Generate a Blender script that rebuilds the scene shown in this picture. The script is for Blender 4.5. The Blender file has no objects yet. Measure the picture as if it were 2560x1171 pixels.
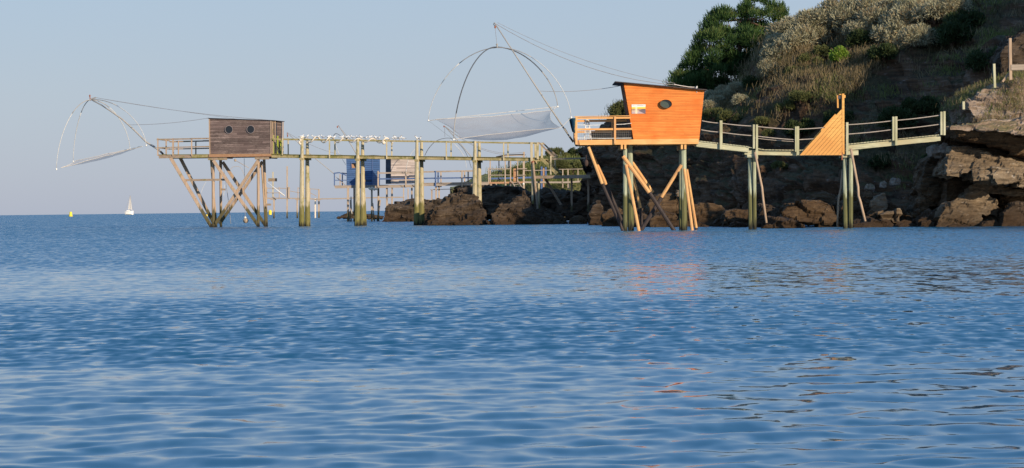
import bpy, math, random
import numpy as np
from mathutils import Vector, noise, Quaternion

# ------------------------------------------------------------------ camera, world, sun, exposure
F = 6044.0            # focal length in photo pixels (2560 wide)
H = 1.05              # camera height above the water
ROLL = 0.0117
CX, CY = 1280.0, 523.3
cR, sR = math.cos(ROLL), math.sin(ROLL)
scene = bpy.context.scene
col = scene.collection
cam_d = bpy.data.cameras.new('camera')
cam = bpy.data.objects.new('camera', cam_d); col.objects.link(cam)
cam_d.sensor_width = 36.0; cam_d.lens = F * 36.0 / 2560.0
cam_d.shift_x = 0.0; cam_d.shift_y = -(585.5 - CY) / 2560.0
cam_d.clip_start = 0.5; cam_d.clip_end = 60000
from mathutils import Matrix
cam.matrix_world = Matrix(((cR, sR, 0, 0), (0, 0, -1, 0), (-sR, cR, 0, H), (0, 0, 0, 1)))
scene.camera = cam

SUN_EL, SUN_AZ = math.radians(17.0), math.radians(36.0)      # azimuth to the right of straight-behind-the-camera
to_sun = Vector((math.sin(SUN_AZ) * math.cos(SUN_EL), -math.cos(SUN_AZ) * math.cos(SUN_EL), math.sin(SUN_EL)))
w = bpy.data.worlds.new('World'); scene.world = w; w.use_nodes = True
wn = w.node_tree.nodes; wl = w.node_tree.links
sky = wn.new('ShaderNodeTexSky'); sky.sky_type = 'NISHITA'; sky.sun_disc = False
sky.sun_elevation = SUN_EL; sky.sun_rotation = math.radians(144)
sky.air_density = 1.0; sky.dust_density = 0.5; sky.ozone_density = 2.2; sky.altitude = 0
bg = wn['Background']; bg.inputs['Strength'].default_value = 0.105
tc = wn.new('ShaderNodeTexCoord'); sx = wn.new('ShaderNodeSeparateXYZ'); wl.new(tc.outputs['Generated'], sx.inputs[0])
rp = wn.new('ShaderNodeValToRGB'); wl.new(sx.outputs[2], rp.inputs[0]); e = rp.color_ramp.elements     # the pale haze low over the sea, by elevation
for _ in range(3): e.new(0.5)
K = 0.97 / 0.105
for el_, (p_, c_) in zip(e, ((0.0, (0.385, 0.435, 0.575)), (0.05, (0.405, 0.475, 0.60)), (0.12, (0.38, 0.50, 0.66)), (0.32, (0.24, 0.46, 0.80)), (0.75, (0.13, 0.31, 0.66)))):
    el_.position = p_; el_.color = (c_[0], c_[1], c_[2], 1)
sc_ = wn.new('ShaderNodeVectorMath'); sc_.operation = 'SCALE'; sc_.inputs['Scale'].default_value = K; wl.new(rp.outputs[0], sc_.inputs[0])
mx = wn.new('ShaderNodeMix'); mx.data_type = 'RGBA'; mx.inputs[0].default_value = 0.82
wl.new(sky.outputs[0], mx.inputs[6]); wl.new(sc_.outputs[0], mx.inputs[7]); wl.new(mx.outputs[2], bg.inputs['Color'])
sl = bpy.data.lights.new('sun', 'SUN'); sl.energy = 4.9; sl.angle = math.radians(0.5); sl.color = (1.0, 0.83, 0.62)
so = bpy.data.objects.new('sun', sl); col.objects.link(so); so.location = (40, -40, 60)
so.rotation_euler = (-to_sun).to_track_quat('-Z', 'Y').to_euler()
scene.view_settings.view_transform = 'Standard'; scene.view_settings.look = 'None'
scene.view_settings.exposure = 0.12; scene.view_settings.gamma = 1.0
scene.render.resolution_x = 1024; scene.render.resolution_y = 468

# ------------------------------------------------------------------ measuring: photo pixel + distance -> point
def P(px, py, D):
    u = px - CX; v = CY - py
    return Vector(((u * cR + v * sR) / F * D, D, (-u * sR + v * cR) / F * D + H))
def hor(px): return CY - ROLL * (px - CX)
def S(npx, D): return npx / F * D           # length of npx pixels at distance D

rnd = random.Random(7)

# ------------------------------------------------------------------ mesh helpers
class MB:
    def __init__(s): s.v = []; s.f = []
    def add(s, vs, fs):
        n = len(s.v); s.v += [Vector(a) for a in vs]; s.f += [tuple(i + n for i in f) for f in fs]; return s
    def box(s, c, sz):
        x, y, z = sz[0] / 2, sz[1] / 2, sz[2] / 2; c = Vector(c)
        vs = [c + Vector((i * x, j * y, k * z)) for i in (-1, 1) for j in (-1, 1) for k in (-1, 1)]
        return s.add(vs, [(0, 1, 3, 2), (4, 6, 7, 5), (0, 4, 5, 1), (2, 3, 7, 6), (0, 2, 6, 4), (1, 5, 7, 3)])
    def beam(s, p, q, w, h=None, w1=None, h1=None):
        # w: thickness across the view (x), h: thickness in depth/up
        p = Vector(p); q = Vector(q); h = w if h is None else h; w1 = w if w1 is None else w1; h1 = h if h1 is None else h1
        d = (q - p).normalized()
        a = Vector((0, 1, 0)) if abs(d.y) < 0.9 else Vector((1, 0, 0))
        b = d.cross(a).normalized(); a = b.cross(d).normalized()
        c = 0.12
        vs = []
        for o, ww, hh in ((p, w, h), (q, w1, h1)):
            for i, j in ((-1, -1 + c), (-1 + c, -1), (1 - c, -1), (1, -1 + c), (1, 1 - c), (1 - c, 1), (-1 + c, 1), (-1, 1 - c)):
                vs.append(o + b * (i * ww / 2) + a * (j * hh / 2))
        fs = [(i, (i + 1) % 8, 8 + (i + 1) % 8, 8 + i) for i in range(8)] + [tuple(range(7, -1, -1)), tuple(range(8, 16))]
        return s.add(vs, fs)
    def tube(s, pts, r, n=6, r1=None, cap=True):
        pts = [Vector(p) for p in pts]; m = len(pts); r1 = r if r1 is None else r1
        prev = None; rings = []
        for i, p in enumerate(pts):
            d = (pts[min(i + 1, m - 1)] - pts[max(i - 1, 0)]).normalized()
            if prev is None:
                a = Vector((0, 0, 1)) if abs(d.z) < 0.9 else Vector((0, 1, 0)); a = d.cross(a).normalized()
            else:
                a = (prev - d * prev.dot(d)).normalized()
            prev = a; b = d.cross(a); rr = r + (r1 - r) * i / max(1, m - 1)
            rings.append([p + (a * math.cos(t) + b * math.sin(t)) * rr for t in [2 * math.pi * k / n for k in range(n)]])
        vs = [v for R in rings for v in R]
        fs = [(i * n + k, i * n + (k + 1) % n, (i + 1) * n + (k + 1) % n, (i + 1) * n + k) for i in range(m - 1) for k in range(n)]
        if cap: fs += [tuple(range(n - 1, -1, -1)), tuple(range((m - 1) * n, m * n))]
        return s.add(vs, fs)
    def prism(s, poly, off):
        # poly: list of 3D points (front face, any plane), extruded by vector off
        n = len(poly); off = Vector(off); vs = [Vector(p) for p in poly] + [Vector(p) + off for p in poly]
        fs = [tuple(range(n)), tuple(range(2 * n - 1, n - 1, -1))] + [(i, n + i, n + (i + 1) % n, (i + 1) % n) for i in range(n)]
        return s.add(vs, fs)
    def ball(s, c, r, n=10, m=7, sq=(1, 1, 1)):
        c = Vector(c); vs = [c + Vector((0, 0, r * sq[2]))]
        for i in range(1, m):
            t = math.pi * i / m
            for k in range(n):
                f = 2 * math.pi * k / n
                vs.append(c + Vector((r * math.sin(t) * math.cos(f) * sq[0], r * math.sin(t) * math.sin(f) * sq[1], r * math.cos(t) * sq[2])))
        vs.append(c - Vector((0, 0, r * sq[2]))); L = len(vs) - 1
        fs = [(0, 1 + k, 1 + (k + 1) % n) for k in range(n)]
        for i in range(m - 2):
            fs += [(1 + i * n + k, 1 + (i + 1) * n + k, 1 + (i + 1) * n + (k + 1) % n, 1 + i * n + (k + 1) % n) for k in range(n)]
        fs += [(L, 1 + (m - 2) * n + (k + 1) % n, 1 + (m - 2) * n + k) for k in range(n)]
        return s.add(vs, fs)
    def build(s, name, mat, parent=None, smooth=False, origin=None, label=None):
        me = bpy.data.meshes.new(name)
        o0 = root_pos(parent) if parent else (Vector(origin) if origin is not None else Vector((0, 0, 0)))
        me.from_pydata([tuple(v - o0) for v in s.v], [], s.f)
        fix_normals(me)
        if smooth: me.polygons.foreach_set('use_smooth', [True] * len(me.polygons))
        me.materials.append(mat); o = bpy.data.objects.new(name, me); col.objects.link(o)
        if parent: o.parent = parent
        else: o.location = o0
        if label: o['label'] = label
        return o
def root_pos(p):
    v = Vector(p.location)
    while p.parent: p = p.parent; v = v + Vector(p.location)
    return v
def fix_normals(me):
    import bmesh
    bm = bmesh.new(); bm.from_mesh(me); bmesh.ops.recalc_face_normals(bm, faces=bm.faces); bm.to_mesh(me); bm.free()
def tag(o, label, cat, group=None, kind=None):
    if label: o['label'] = label
    if cat: o['category'] = cat
    if group: o['group'] = group
    if kind: o['kind'] = kind
    return o
def thing(name, label, cat, loc=(0, 0, 0), group=None):
    o = bpy.data.objects.new(name, None); col.objects.link(o); o.location = loc; o.empty_display_size = 0.3
    return tag(o, label, cat, group)
def raw_mesh(name, V, Fa, mat, smooth=False):
    me = bpy.data.meshes.new(name); me.from_pydata(V, [], Fa) if isinstance(V, list) else None
    if not isinstance(V, list):
        nv = len(V); Fa = np.asarray(Fa, dtype=np.int32); k = Fa.shape[1]
        me.vertices.add(nv); me.vertices.foreach_set('co', np.asarray(V, dtype=np.float32).ravel())
        me.loops.add(Fa.size); me.loops.foreach_set('vertex_index', Fa.ravel())
        me.polygons.add(len(Fa)); me.polygons.foreach_set('loop_start', np.arange(0, Fa.size, k, dtype=np.int32))
        me.polygons.foreach_set('loop_total', np.full(len(Fa), k, dtype=np.int32)); me.update(calc_edges=True)
    if smooth: me.polygons.foreach_set('use_smooth', [True] * len(me.polygons))
    if mat: me.materials.append(mat)
    return me

# ------------------------------------------------------------------ materials
def newmat(name):
    m = bpy.data.materials.new(name); m.use_nodes = True; nt = m.node_tree
    return m, nt, nt.nodes['Principled BSDF'], nt.nodes, nt.links
def rgba(c): return (c[0], c[1], c[2], 1)
def N(nt, t, **kw):
    n = nt.nodes.new(t)
    for k, v in kw.items(): setattr(n, k, v)
    return n
def math_(nt, op, a, b=None, c=None):
    n = N(nt, 'ShaderNodeMath', operation=op)
    for i, x in enumerate((a, b, c)):
        if x is None: continue
        if hasattr(x, 'is_linked') or hasattr(x, 'links'): nt.links.new(x, n.inputs[i])
        else: n.inputs[i].default_value = x
    return n.outputs[0]
def mixc(nt, fac, a, b, blend='MIX'):
    n = N(nt, 'ShaderNodeMix', data_type='RGBA', blend_type=blend)
    for i, x in ((0, fac), (6, a), (7, b)):
        if hasattr(x, 'links'): nt.links.new(x, n.inputs[i])
        elif isinstance(x, (int, float)): n.inputs[i].default_value = x
        else: n.inputs[i].default_value = rgba(x)
    return n.outputs[2]
def noise_(nt, vec, scale, detail=4, rough=0.55, dist=0.0, out=0):
    n = N(nt, 'ShaderNodeTexNoise'); n.inputs['Scale'].default_value = scale; n.inputs['Detail'].default_value = detail
    n.inputs['Roughness'].default_value = rough; n.inputs['Distortion'].default_value = dist
    nt.links.new(vec, n.inputs['Vector']); return n.outputs[out]
def ramp(nt, x, stops):
    n = N(nt, 'ShaderNodeValToRGB'); e = n.color_ramp.elements
    while len(e) < len(stops): e.new(0.5)
    for el, (p, c) in zip(e, stops): el.position = p; el.color = rgba(c) if not isinstance(c, (int, float)) else (c, c, c, 1)
    nt.links.new(x, n.inputs[0]); return n.outputs[0]
def mapped(nt, vec, sc, rot=(0, 0, 0)):
    n = N(nt, 'ShaderNodeMapping'); n.inputs['Scale'].default_value = sc; n.inputs['Rotation'].default_value = rot
    nt.links.new(vec, n.inputs['Vector']); return n.outputs[0]
def bump(nt, h, strength, dist, bsdf, prev=None):
    n = N(nt, 'ShaderNodeBump'); n.inputs['Strength'].default_value = strength; n.inputs['Distance'].default_value = dist
    nt.links.new(h, n.inputs['Height'])
    if prev: nt.links.new(prev, n.inputs['Normal'])
    nt.links.new(n.outputs[0], bsdf.inputs['Normal']); return n.outputs[0]

def wood(name, c1, c2, fibre='z', algae=0.0, moss=0.0, board=0.0, rough=0.85, c3=None, groove=0.45, weed=(0.050, 0.052, 0.014), boardvar=0.25, dark=0.0):
    m, nt, b, _, L = newmat(name)
    pos = N(nt, 'ShaderNodeNewGeometry').outputs['Position']
    sc = {'z': (9, 9, 0.9), 'x': (0.9, 9, 9), 'y': (9, 0.9, 9)}[fibre]
    g = noise_(nt, mapped(nt, pos, sc), 1.6, 6, 0.65)
    c = ramp(nt, g, [(0.30, c1), (0.70, c2)])
    big = noise_(nt, pos, 0.9, 3, 0.5)
    if c3: c = mixc(nt, ramp(nt, big, [(0.45, 0.0), (0.62, 0.9)]), c, c3)
    sep = N(nt, 'ShaderNodeSeparateXYZ'); L.new(pos, sep.inputs[0]); z = sep.outputs[2]
    height = g
    if board > 0:
        zb = math_(nt, 'DIVIDE', z, board); fr = math_(nt, 'FRACT', zb); fl = math_(nt, 'FLOOR', zb)
        wnz = N(nt, 'ShaderNodeTexWhiteNoise', noise_dimensions='2D')
        cmb = N(nt, 'ShaderNodeCombineXYZ'); L.new(fl, cmb.inputs[0])
        L.new(math_(nt, 'FLOOR', math_(nt, 'ADD', math_(nt, 'MULTIPLY', sep.outputs[0], 0.45), math_(nt, 'MULTIPLY', fl, 0.37))), cmb.inputs[1]); L.new(cmb.outputs[0], wnz.inputs['Vector'])
        v = math_(nt, 'ADD', 1 - boardvar, math_(nt, 'MULTIPLY', wnz.outputs[0], boardvar * 1.6))
        vv = N(nt, 'ShaderNodeCombineXYZ')
        for i in range(3): L.new(v, vv.inputs[i])
        c = mixc(nt, 1.0, c, vv.outputs[0], 'MULTIPLY')
        gr = math_(nt, 'LESS_THAN', fr, 0.16)
        c = mixc(nt, math_(nt, 'MULTIPLY', gr, groove), c, (c1[0] * .35, c1[1] * .3, c1[2] * .3))
        height = math_(nt, 'SUBTRACT', g, math_(nt, 'MULTIPLY', gr, 2.0))
    if moss > 0:      # green growth in patches
        mn = noise_(nt, mapped(nt, pos, (1.5, 1.5, 1.1)), 1.4, 4, 0.7)
        c = mixc(nt, ramp(nt, mn, [(0.62 - moss * 0.3, 0.0), (0.80 - moss * 0.3, 0.85)]), c, (0.19, 0.185, 0.045))
    if algae > 0:     # weed below the tide mark
        zz = math_(nt, 'ADD', z, math_(nt, 'MULTIPLY', math_(nt, 'SUBTRACT', noise_(nt, mapped(nt, pos, (7, 7, 0.8)), 1.0, 3), 0.5), 1.5))
        f = ramp(nt, math_(nt, 'DIVIDE', zz, 3.0), [((algae - 0.12) / 3.0, 1.0), ((algae + 0.12) / 3.0, 0.0)])
        c = mixc(nt, math_(nt, 'MULTIPLY', f, 0.85), c, weed)
        f2 = ramp(nt, math_(nt, 'DIVIDE', zz, 3.0), [(0.02, 1.0), (0.13, 0.0)])
        c = mixc(nt, f2, c, (0.02, 0.018, 0.012))
    if dark > 0:
        c = mixc(nt, ramp(nt, noise_(nt, mapped(nt, pos, sc), 0.5, 4, 0.7), [(0.5, 0.0), (0.75, dark)]), c, (c1[0] * .4, c1[1] * .4, c1[2] * .4))
    L.new(c, b.inputs['Base Color']); b.inputs['Roughness'].default_value = rough
    b.inputs['Specular IOR Level'].default_value = 0.25
    bump(nt, height, 0.5, 0.012, b)
    return m
def plain(name, c, rough=0.6, metal=0.0, var=0.15):
    m, nt, b, _, L = newmat(name)
    pos = N(nt, 'ShaderNodeNewGeometry').outputs['Position']
    g = noise_(nt, pos, 6.0, 4, 0.6)
    cc = mixc(nt, ramp(nt, g, [(0.35, 0.0), (0.7, 1.0)]), [x * (1 - var) for x in c], [min(1, x * (1 + var)) for x in c])
    L.new(cc, b.inputs['Base Color']); b.inputs['Roughness'].default_value = rough; b.inputs['Metallic'].default_value = metal
    return m

M = {}
M['new_pine'] = wood('pale_new_timber', (0.60, 0.32, 0.115), (0.80, 0.47, 0.19), 'x', c3=(0.62, 0.31, 0.11))
M['new_pine_v'] = wood('pale_new_timber_upright', (0.56, 0.30, 0.12), (0.78, 0.46, 0.20), 'z', c3=(0.60, 0.31, 0.13))
M['clad_orange'] = wood('orange_stained_cladding', (0.68, 0.19, 0.038), (0.84, 0.285, 0.062), 'x', board=0.075, groove=0.55, boardvar=0.14, rough=0.7, c3=(0.74, 0.18, 0.03), dark=0.25)
M['clad_side_shade'] = wood('brown_side_cladding', (0.10, 0.04, 0.015), (0.20, 0.08, 0.03), 'y', board=0.065, groove=0.4)  # end wall's shade is put into this darker cladding colour
M['burnt'] = wood('blackened_timber', (0.020, 0.016, 0.016), (0.07, 0.052, 0.048), 'z', rough=0.7)
M['concrete_pile'] = wood('greenish_treated_pile', (0.22, 0.25, 0.16), (0.46, 0.49, 0.36), 'z', dark=0.45, algae=1.65, weed=(0.085, 0.078, 0.014))
M['treated'] = wood('greenish_treated_timber', (0.33, 0.33, 0.21), (0.58, 0.56, 0.39), 'x', c3=(0.42, 0.37, 0.23), dark=0.5)
M['treated_v'] = wood('greenish_treated_post', (0.34, 0.34, 0.22), (0.60, 0.57, 0.40), 'z', c3=(0.38, 0.37, 0.22), dark=0.5)
M['driftwood'] = wood('grey_driftwood_pole', (0.30, 0.21, 0.14), (0.50, 0.37, 0.26), 'z')
M['gate'] = wood('yellow_gate_board', (0.58, 0.29, 0.08), (0.78, 0.44, 0.14), 'x', c3=(0.60, 0.28, 0.08))
M['old_clad'] = wood('weathered_brown_cladding', (0.13, 0.092, 0.080), (0.31, 0.235, 0.205), 'x', board=0.13, groove=0.6, boardvar=0.40, c3=(0.19, 0.135, 0.12), dark=0.5)
M['old_h'] = wood('old_grey_plank', (0.23, 0.165, 0.115), (0.44, 0.34, 0.25), 'x', moss=0.25)
M['old_v'] = wood('old_grey_post', (0.30, 0.21, 0.145), (0.50, 0.37, 0.26), 'z', moss=0.1, algae=1.35)
M['rust_plank'] = wood('reddish_brown_plank', (0.34, 0.17, 0.09), (0.46, 0.27, 0.15), 'x')
M['pier_h'] = wood('mossy_pier_plank', (0.33, 0.26, 0.125), (0.52, 0.43, 0.23), 'x', moss=0.6, dark=0.4)
M['pier_v'] = wood('mossy_pier_post', (0.38, 0.32, 0.20), (0.56, 0.49, 0.33), 'z', moss=0.35, algae=1.55, weed=(0.13, 0.12, 0.022))
M['deck_edge'] = wood('mossy_deck_board', (0.13, 0.11, 0.03), (0.26, 0.22, 0.06), 'y', moss=0.6)
M['blue'] = wood('blue_painted_board', (0.045, 0.095, 0.22), (0.075, 0.15, 0.31), 'x', board=0.20, groove=0.7, boardvar=0.15, rough=0.5)
M['blue_plain'] = plain('blue_paint', (0.06, 0.11, 0.24), 0.5)
M['slate'] = wood('dark_slate_board', (0.045, 0.05, 0.065), (0.08, 0.085, 0.10), 'x', board=0.14)
M['pink_clad'] = wood('sun_bleached_board', (0.36, 0.30, 0.265), (0.62, 0.53, 0.47), 'x', board=0.17, groove=0.5, boardvar=0.28, c3=(0.46, 0.38, 0.34))
M['grey_h'] = wood('faded_grey_plank', (0.24, 0.20, 0.16), (0.42, 0.34, 0.27), 'x')
M['grey_v'] = wood('faded_grey_post', (0.30, 0.23, 0.17), (0.52, 0.41, 0.31), 'z', algae=1.0)
M['roof_dark'] = plain('dark_roofing', (0.045, 0.035, 0.035), 0.7)
M['steel'] = plain('galvanised_pole', (0.36, 0.335, 0.30), 0.6)
M['steel_light'] = plain('white_hoop', (0.58, 0.56, 0.51), 0.6)
M['steel_dark'] = plain('dark_hoop', (0.07, 0.075, 0.085), 0.8)
M['black_rubber'] = plain('black_wrap', (0.02, 0.02, 0.025), 0.6)
M['cable'] = plain('thin_cable', (0.30, 0.30, 0.31), 0.6)
M['rope'] = plain('white_rope', (0.72, 0.63, 0.50), 0.9)
M['rope_rail'] = plain('dusty_rope', (0.42, 0.36, 0.30), 0.9)
M['white'] = plain('white_paint', (0.78, 0.76, 0.70), 0.5)
M['yellow'] = plain('yellow_plastic', (0.85, 0.66, 0.04), 0.4)
M['rust'] = plain('rusty_metal', (0.30, 0.10, 0.05), 0.8)
M['dark_rust'] = plain('dark_brown_metal', (0.055, 0.032, 0.024), 0.8)
M['float'] = plain('weathered_float', (0.42, 0.33, 0.24), 0.85, var=0.35)
M['gull_white'] = plain('white_feathers', (0.80, 0.79, 0.76), 0.8, var=0.05)
M['gull_grey'] = plain('grey_feathers', (0.42, 0.44, 0.47), 0.8)
M['gull_black'] = plain('black_feathers', (0.03, 0.03, 0.035), 0.8)
M['dark_in'] = plain('dark_opening', (0.012, 0.012, 0.014), 0.6)
M['rim'] = plain('pale_round_frame', (0.30, 0.25, 0.235), 0.7)
M['aluminium'] = plain('white_ladder_metal', (0.74, 0.72, 0.68), 0.5)
M['green_net'] = plain('teal_netting', (0.03, 0.11, 0.14), 0.8)
M['wire'] = plain('grey_fence_wire', (0.22, 0.21, 0.19), 0.6)
M['sail'] = plain('sail_cloth', (0.55, 0.53, 0.50), 0.9)
M['bark'] = wood('pine_bark', (0.10, 0.06, 0.04), (0.20, 0.13, 0.09), 'z')

def glassmat(name, c):
    m, nt, b, _, L = newmat(name); b.inputs['Base Color'].default_value = rgba(c); b.inputs['Roughness'].default_value = 0.08
    b.inputs['Specular IOR Level'].default_value = 0.8; return m
M['pane_green'] = glassmat('greenish_pane', (0.055, 0.075, 0.060))
M['pane_dark'] = glassmat('dark_pane', (0.008, 0.009, 0.012))

def netmat(name, c, alpha):
    m, nt, b, _, L = newmat(name)
    out = nt.nodes['Material Output']
    pos = N(nt, 'ShaderNodeNewGeometry').outputs['Position']
    d = N(nt, 'ShaderNodeBsdfDiffuse'); d.inputs[0].default_value = rgba(c)
    t = N(nt, 'ShaderNodeBsdfTranslucent'); t.inputs[0].default_value = rgba(c)
    tr = N(nt, 'ShaderNodeBsdfTransparent')
    a = N(nt, 'ShaderNodeMixShader'); a.inputs[0].default_value = 0.45; L.new(d.outputs[0], a.inputs[1]); L.new(t.outputs[0], a.inputs[2])
    k = N(nt, 'ShaderNodeMixShader'); f = ramp(nt, noise_(nt, mapped(nt, pos, (1, 1, 3)), 1.2, 4), [(0.3, alpha * 0.75), (0.7, min(1, alpha * 1.25))])
    L.new(f, k.inputs[0]); L.new(tr.outputs[0], k.inputs[1]); L.new(a.outputs[0], k.inputs[2]); L.new(k.outputs[0], out.inputs['Surface'])
    nt.nodes.remove(b); return m
M['net'] = netmat('pale_fishing_net', (0.46, 0.43, 0.43), 0.46)
M['net_thin'] = netmat('thin_pinkish_net', (0.70, 0.60, 0.54), 0.38)

def leafmat(name, cols, rough=0.7, trans=0.25, scale=0.8):
    m, nt, b, _, L = newmat(name)
    at = N(nt, 'ShaderNodeAttribute', attribute_name='tone'); pos = N(nt, 'ShaderNodeNewGeometry').outputs['Position']
    g = noise_(nt, pos, scale, 3)
    x = math_(nt, 'ADD', math_(nt, 'MULTIPLY', at.outputs['Fac'], 0.6), math_(nt, 'MULTIPLY', g, 0.4))
    c = ramp(nt, x, [(0.15 + 0.6 * i / (len(cols) - 1), cc) for i, cc in enumerate(cols)])
    L.new(c, b.inputs['Base Color']); b.inputs['Roughness'].default_value = rough; b.inputs['Specular IOR Level'].default_value = 0.2
    out = nt.nodes['Material Output']; t = N(nt, 'ShaderNodeBsdfTranslucent'); L.new(c, t.inputs[0])
    k = N(nt, 'ShaderNodeMixShader'); k.inputs[0].default_value = trans
    L.new(b.outputs[0], k.inputs[1]); L.new(t.outputs[0], k.inputs[2]); L.new(k.outputs[0], out.inputs['Surface'])
    return m
M['silver_leaf'] = leafmat('silver_green_leaves', [(0.10, 0.095, 0.05), (0.27, 0.255, 0.15), (0.44, 0.42, 0.28), (0.30, 0.21, 0.11)])
M['pine_leaf'] = leafmat('pine_needles', [(0.014, 0.038, 0.013), (0.040, 0.088, 0.025), (0.080, 0.138, 0.038), (0.135, 0.16, 0.048)], scale=0.5)
M['bright_leaf'] = leafmat('bright_green_leaves', [(0.10, 0.20, 0.02), (0.17, 0.28, 0.03), (0.26, 0.36, 0.06)])
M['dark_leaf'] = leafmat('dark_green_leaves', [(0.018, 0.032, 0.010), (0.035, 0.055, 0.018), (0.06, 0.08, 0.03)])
M['olive_leaf'] = leafmat('olive_green_leaves', [(0.06, 0.07, 0.025), (0.10, 0.115, 0.04), (0.18, 0.18, 0.065)])
M['dry_grass'] = leafmat('dry_grass_blades', [(0.055, 0.055, 0.022), (0.13, 0.11, 0.05), (0.24, 0.18, 0.095), (0.32, 0.25, 0.15)], scale=0.25)
M['green_grass'] = leafmat('green_grass_blades', [(0.08, 0.11, 0.03), (0.14, 0.17, 0.045), (0.24, 0.22, 0.09)])

def rockmat(name, cols, strata=(0.25, 0.0, 0.0), grass=None, patch=0.0, weed=True, sc=1.0, light=None, bstr=0.8):
    m, nt, b, _, L = newmat(name)
    geo = N(nt, 'ShaderNodeNewGeometry'); pos = geo.outputs['Position']
    sp = mapped(nt, pos, (0.6 * sc, 0.6 * sc, 4.5 * sc), strata)
    st = noise_(nt, sp, 1.3, 7, 0.7, 0.4)
    big = noise_(nt, pos, 0.55 * sc, 5, 0.6)
    x = math_(nt, 'ADD', math_(nt, 'MULTIPLY', st, 0.6), math_(nt, 'MULTIPLY', big, 0.4))
    c = ramp(nt, x, [(0.36 + 0.28 * i / (len(cols) - 1), cc) for i, cc in enumerate(cols)])
    if light:   # pale lichen and barnacle flecks
        ln = noise_(nt, mapped(nt, pos, (1, 1, 2.2)), 3.1, 5, 0.75)
        c = mixc(nt, ramp(nt, ln, [(0.60, 0.0), (0.68, 0.75)]), c, light)
    sep = N(nt, 'ShaderNodeSeparateXYZ'); L.new(pos, sep.inputs[0]); z = sep.outputs[2]
    if grass:
        gn = noise_(nt, pos, 0.33, 5, 0.65); sn = N(nt, 'ShaderNodeSeparateXYZ'); L.new(geo.outputs['Normal'], sn.inputs[0])
        up = math_(nt, 'ADD', math_(nt, 'MULTIPLY', sn.outputs[2], 0.35), gn)
        c = mixc(nt, ramp(nt, up, [(0.66 - patch, 0.0), (0.78 - patch, 0.9)]), c, ramp(nt, noise_(nt, pos, 3.0, 5), [(0.35, grass[0]), (0.65, grass[1])]))
    if weed:
        zz = math_(nt, 'ADD', z, math_(nt, 'MULTIPLY', math_(nt, 'SUBTRACT', noise_(nt, pos, 1.1, 4), 0.5), 1.4))
        f = ramp(nt, math_(nt, 'DIVIDE', zz, 3.0), [(0.05, 0.85), (0.45, 0.0)])
        c = mixc(nt, f, c, (0.045, 0.026, 0.013))
    L.new(c, b.inputs['Base Color']); b.inputs['Roughness'].default_value = 0.92; b.inputs['Specular IOR Level'].default_value = 0.2
    n1 = bump(nt, st, bstr, 0.25, b)
    bump(nt, noise_(nt, pos, 5.0, 5, 0.7), 0.6, 0.08, b, n1)
    return m
M['shore_rock'] = rockmat('dark_shore_rock', [(0.026, 0.020, 0.014), (0.070, 0.050, 0.034), (0.135, 0.098, 0.066)], (0.2, 0.25, 0), light=(0.34, 0.27, 0.20))
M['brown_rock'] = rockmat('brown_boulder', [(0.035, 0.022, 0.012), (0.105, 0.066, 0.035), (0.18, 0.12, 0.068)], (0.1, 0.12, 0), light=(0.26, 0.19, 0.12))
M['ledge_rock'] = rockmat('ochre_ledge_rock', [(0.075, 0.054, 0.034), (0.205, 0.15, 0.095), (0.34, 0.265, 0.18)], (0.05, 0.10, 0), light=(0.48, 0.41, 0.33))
M['pale_rock'] = rockmat('pale_lichen_rock', [(0.13, 0.095, 0.065), (0.27, 0.20, 0.145), (0.42, 0.34, 0.275)], (0.05, 0.05, 0), grass=((0.12, 0.12, 0.04), (0.22, 0.15, 0.08)), patch=-0.04, light=(0.5, 0.43, 0.38), weed=False)
M['cliff'] = rockmat('earthy_cliff', [(0.022, 0.014, 0.009), (0.065, 0.040, 0.024), (0.125, 0.070, 0.038), (0.20, 0.135, 0.095)], (0.35, 0.3, 0), grass=((0.035, 0.032, 0.013), (0.085, 0.066, 0.032)), patch=-0.03, sc=0.8, light=(0.26, 0.21, 0.18))
M['headland'] = rockmat('far_headland', [(0.10, 0.075, 0.05), (0.16, 0.12, 0.08), (0.22, 0.17, 0.12)], (0.1, 0.1, 0), grass=((0.10, 0.13, 0.035), (0.27, 0.24, 0.09)), patch=0.22, sc=0.7)

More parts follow.
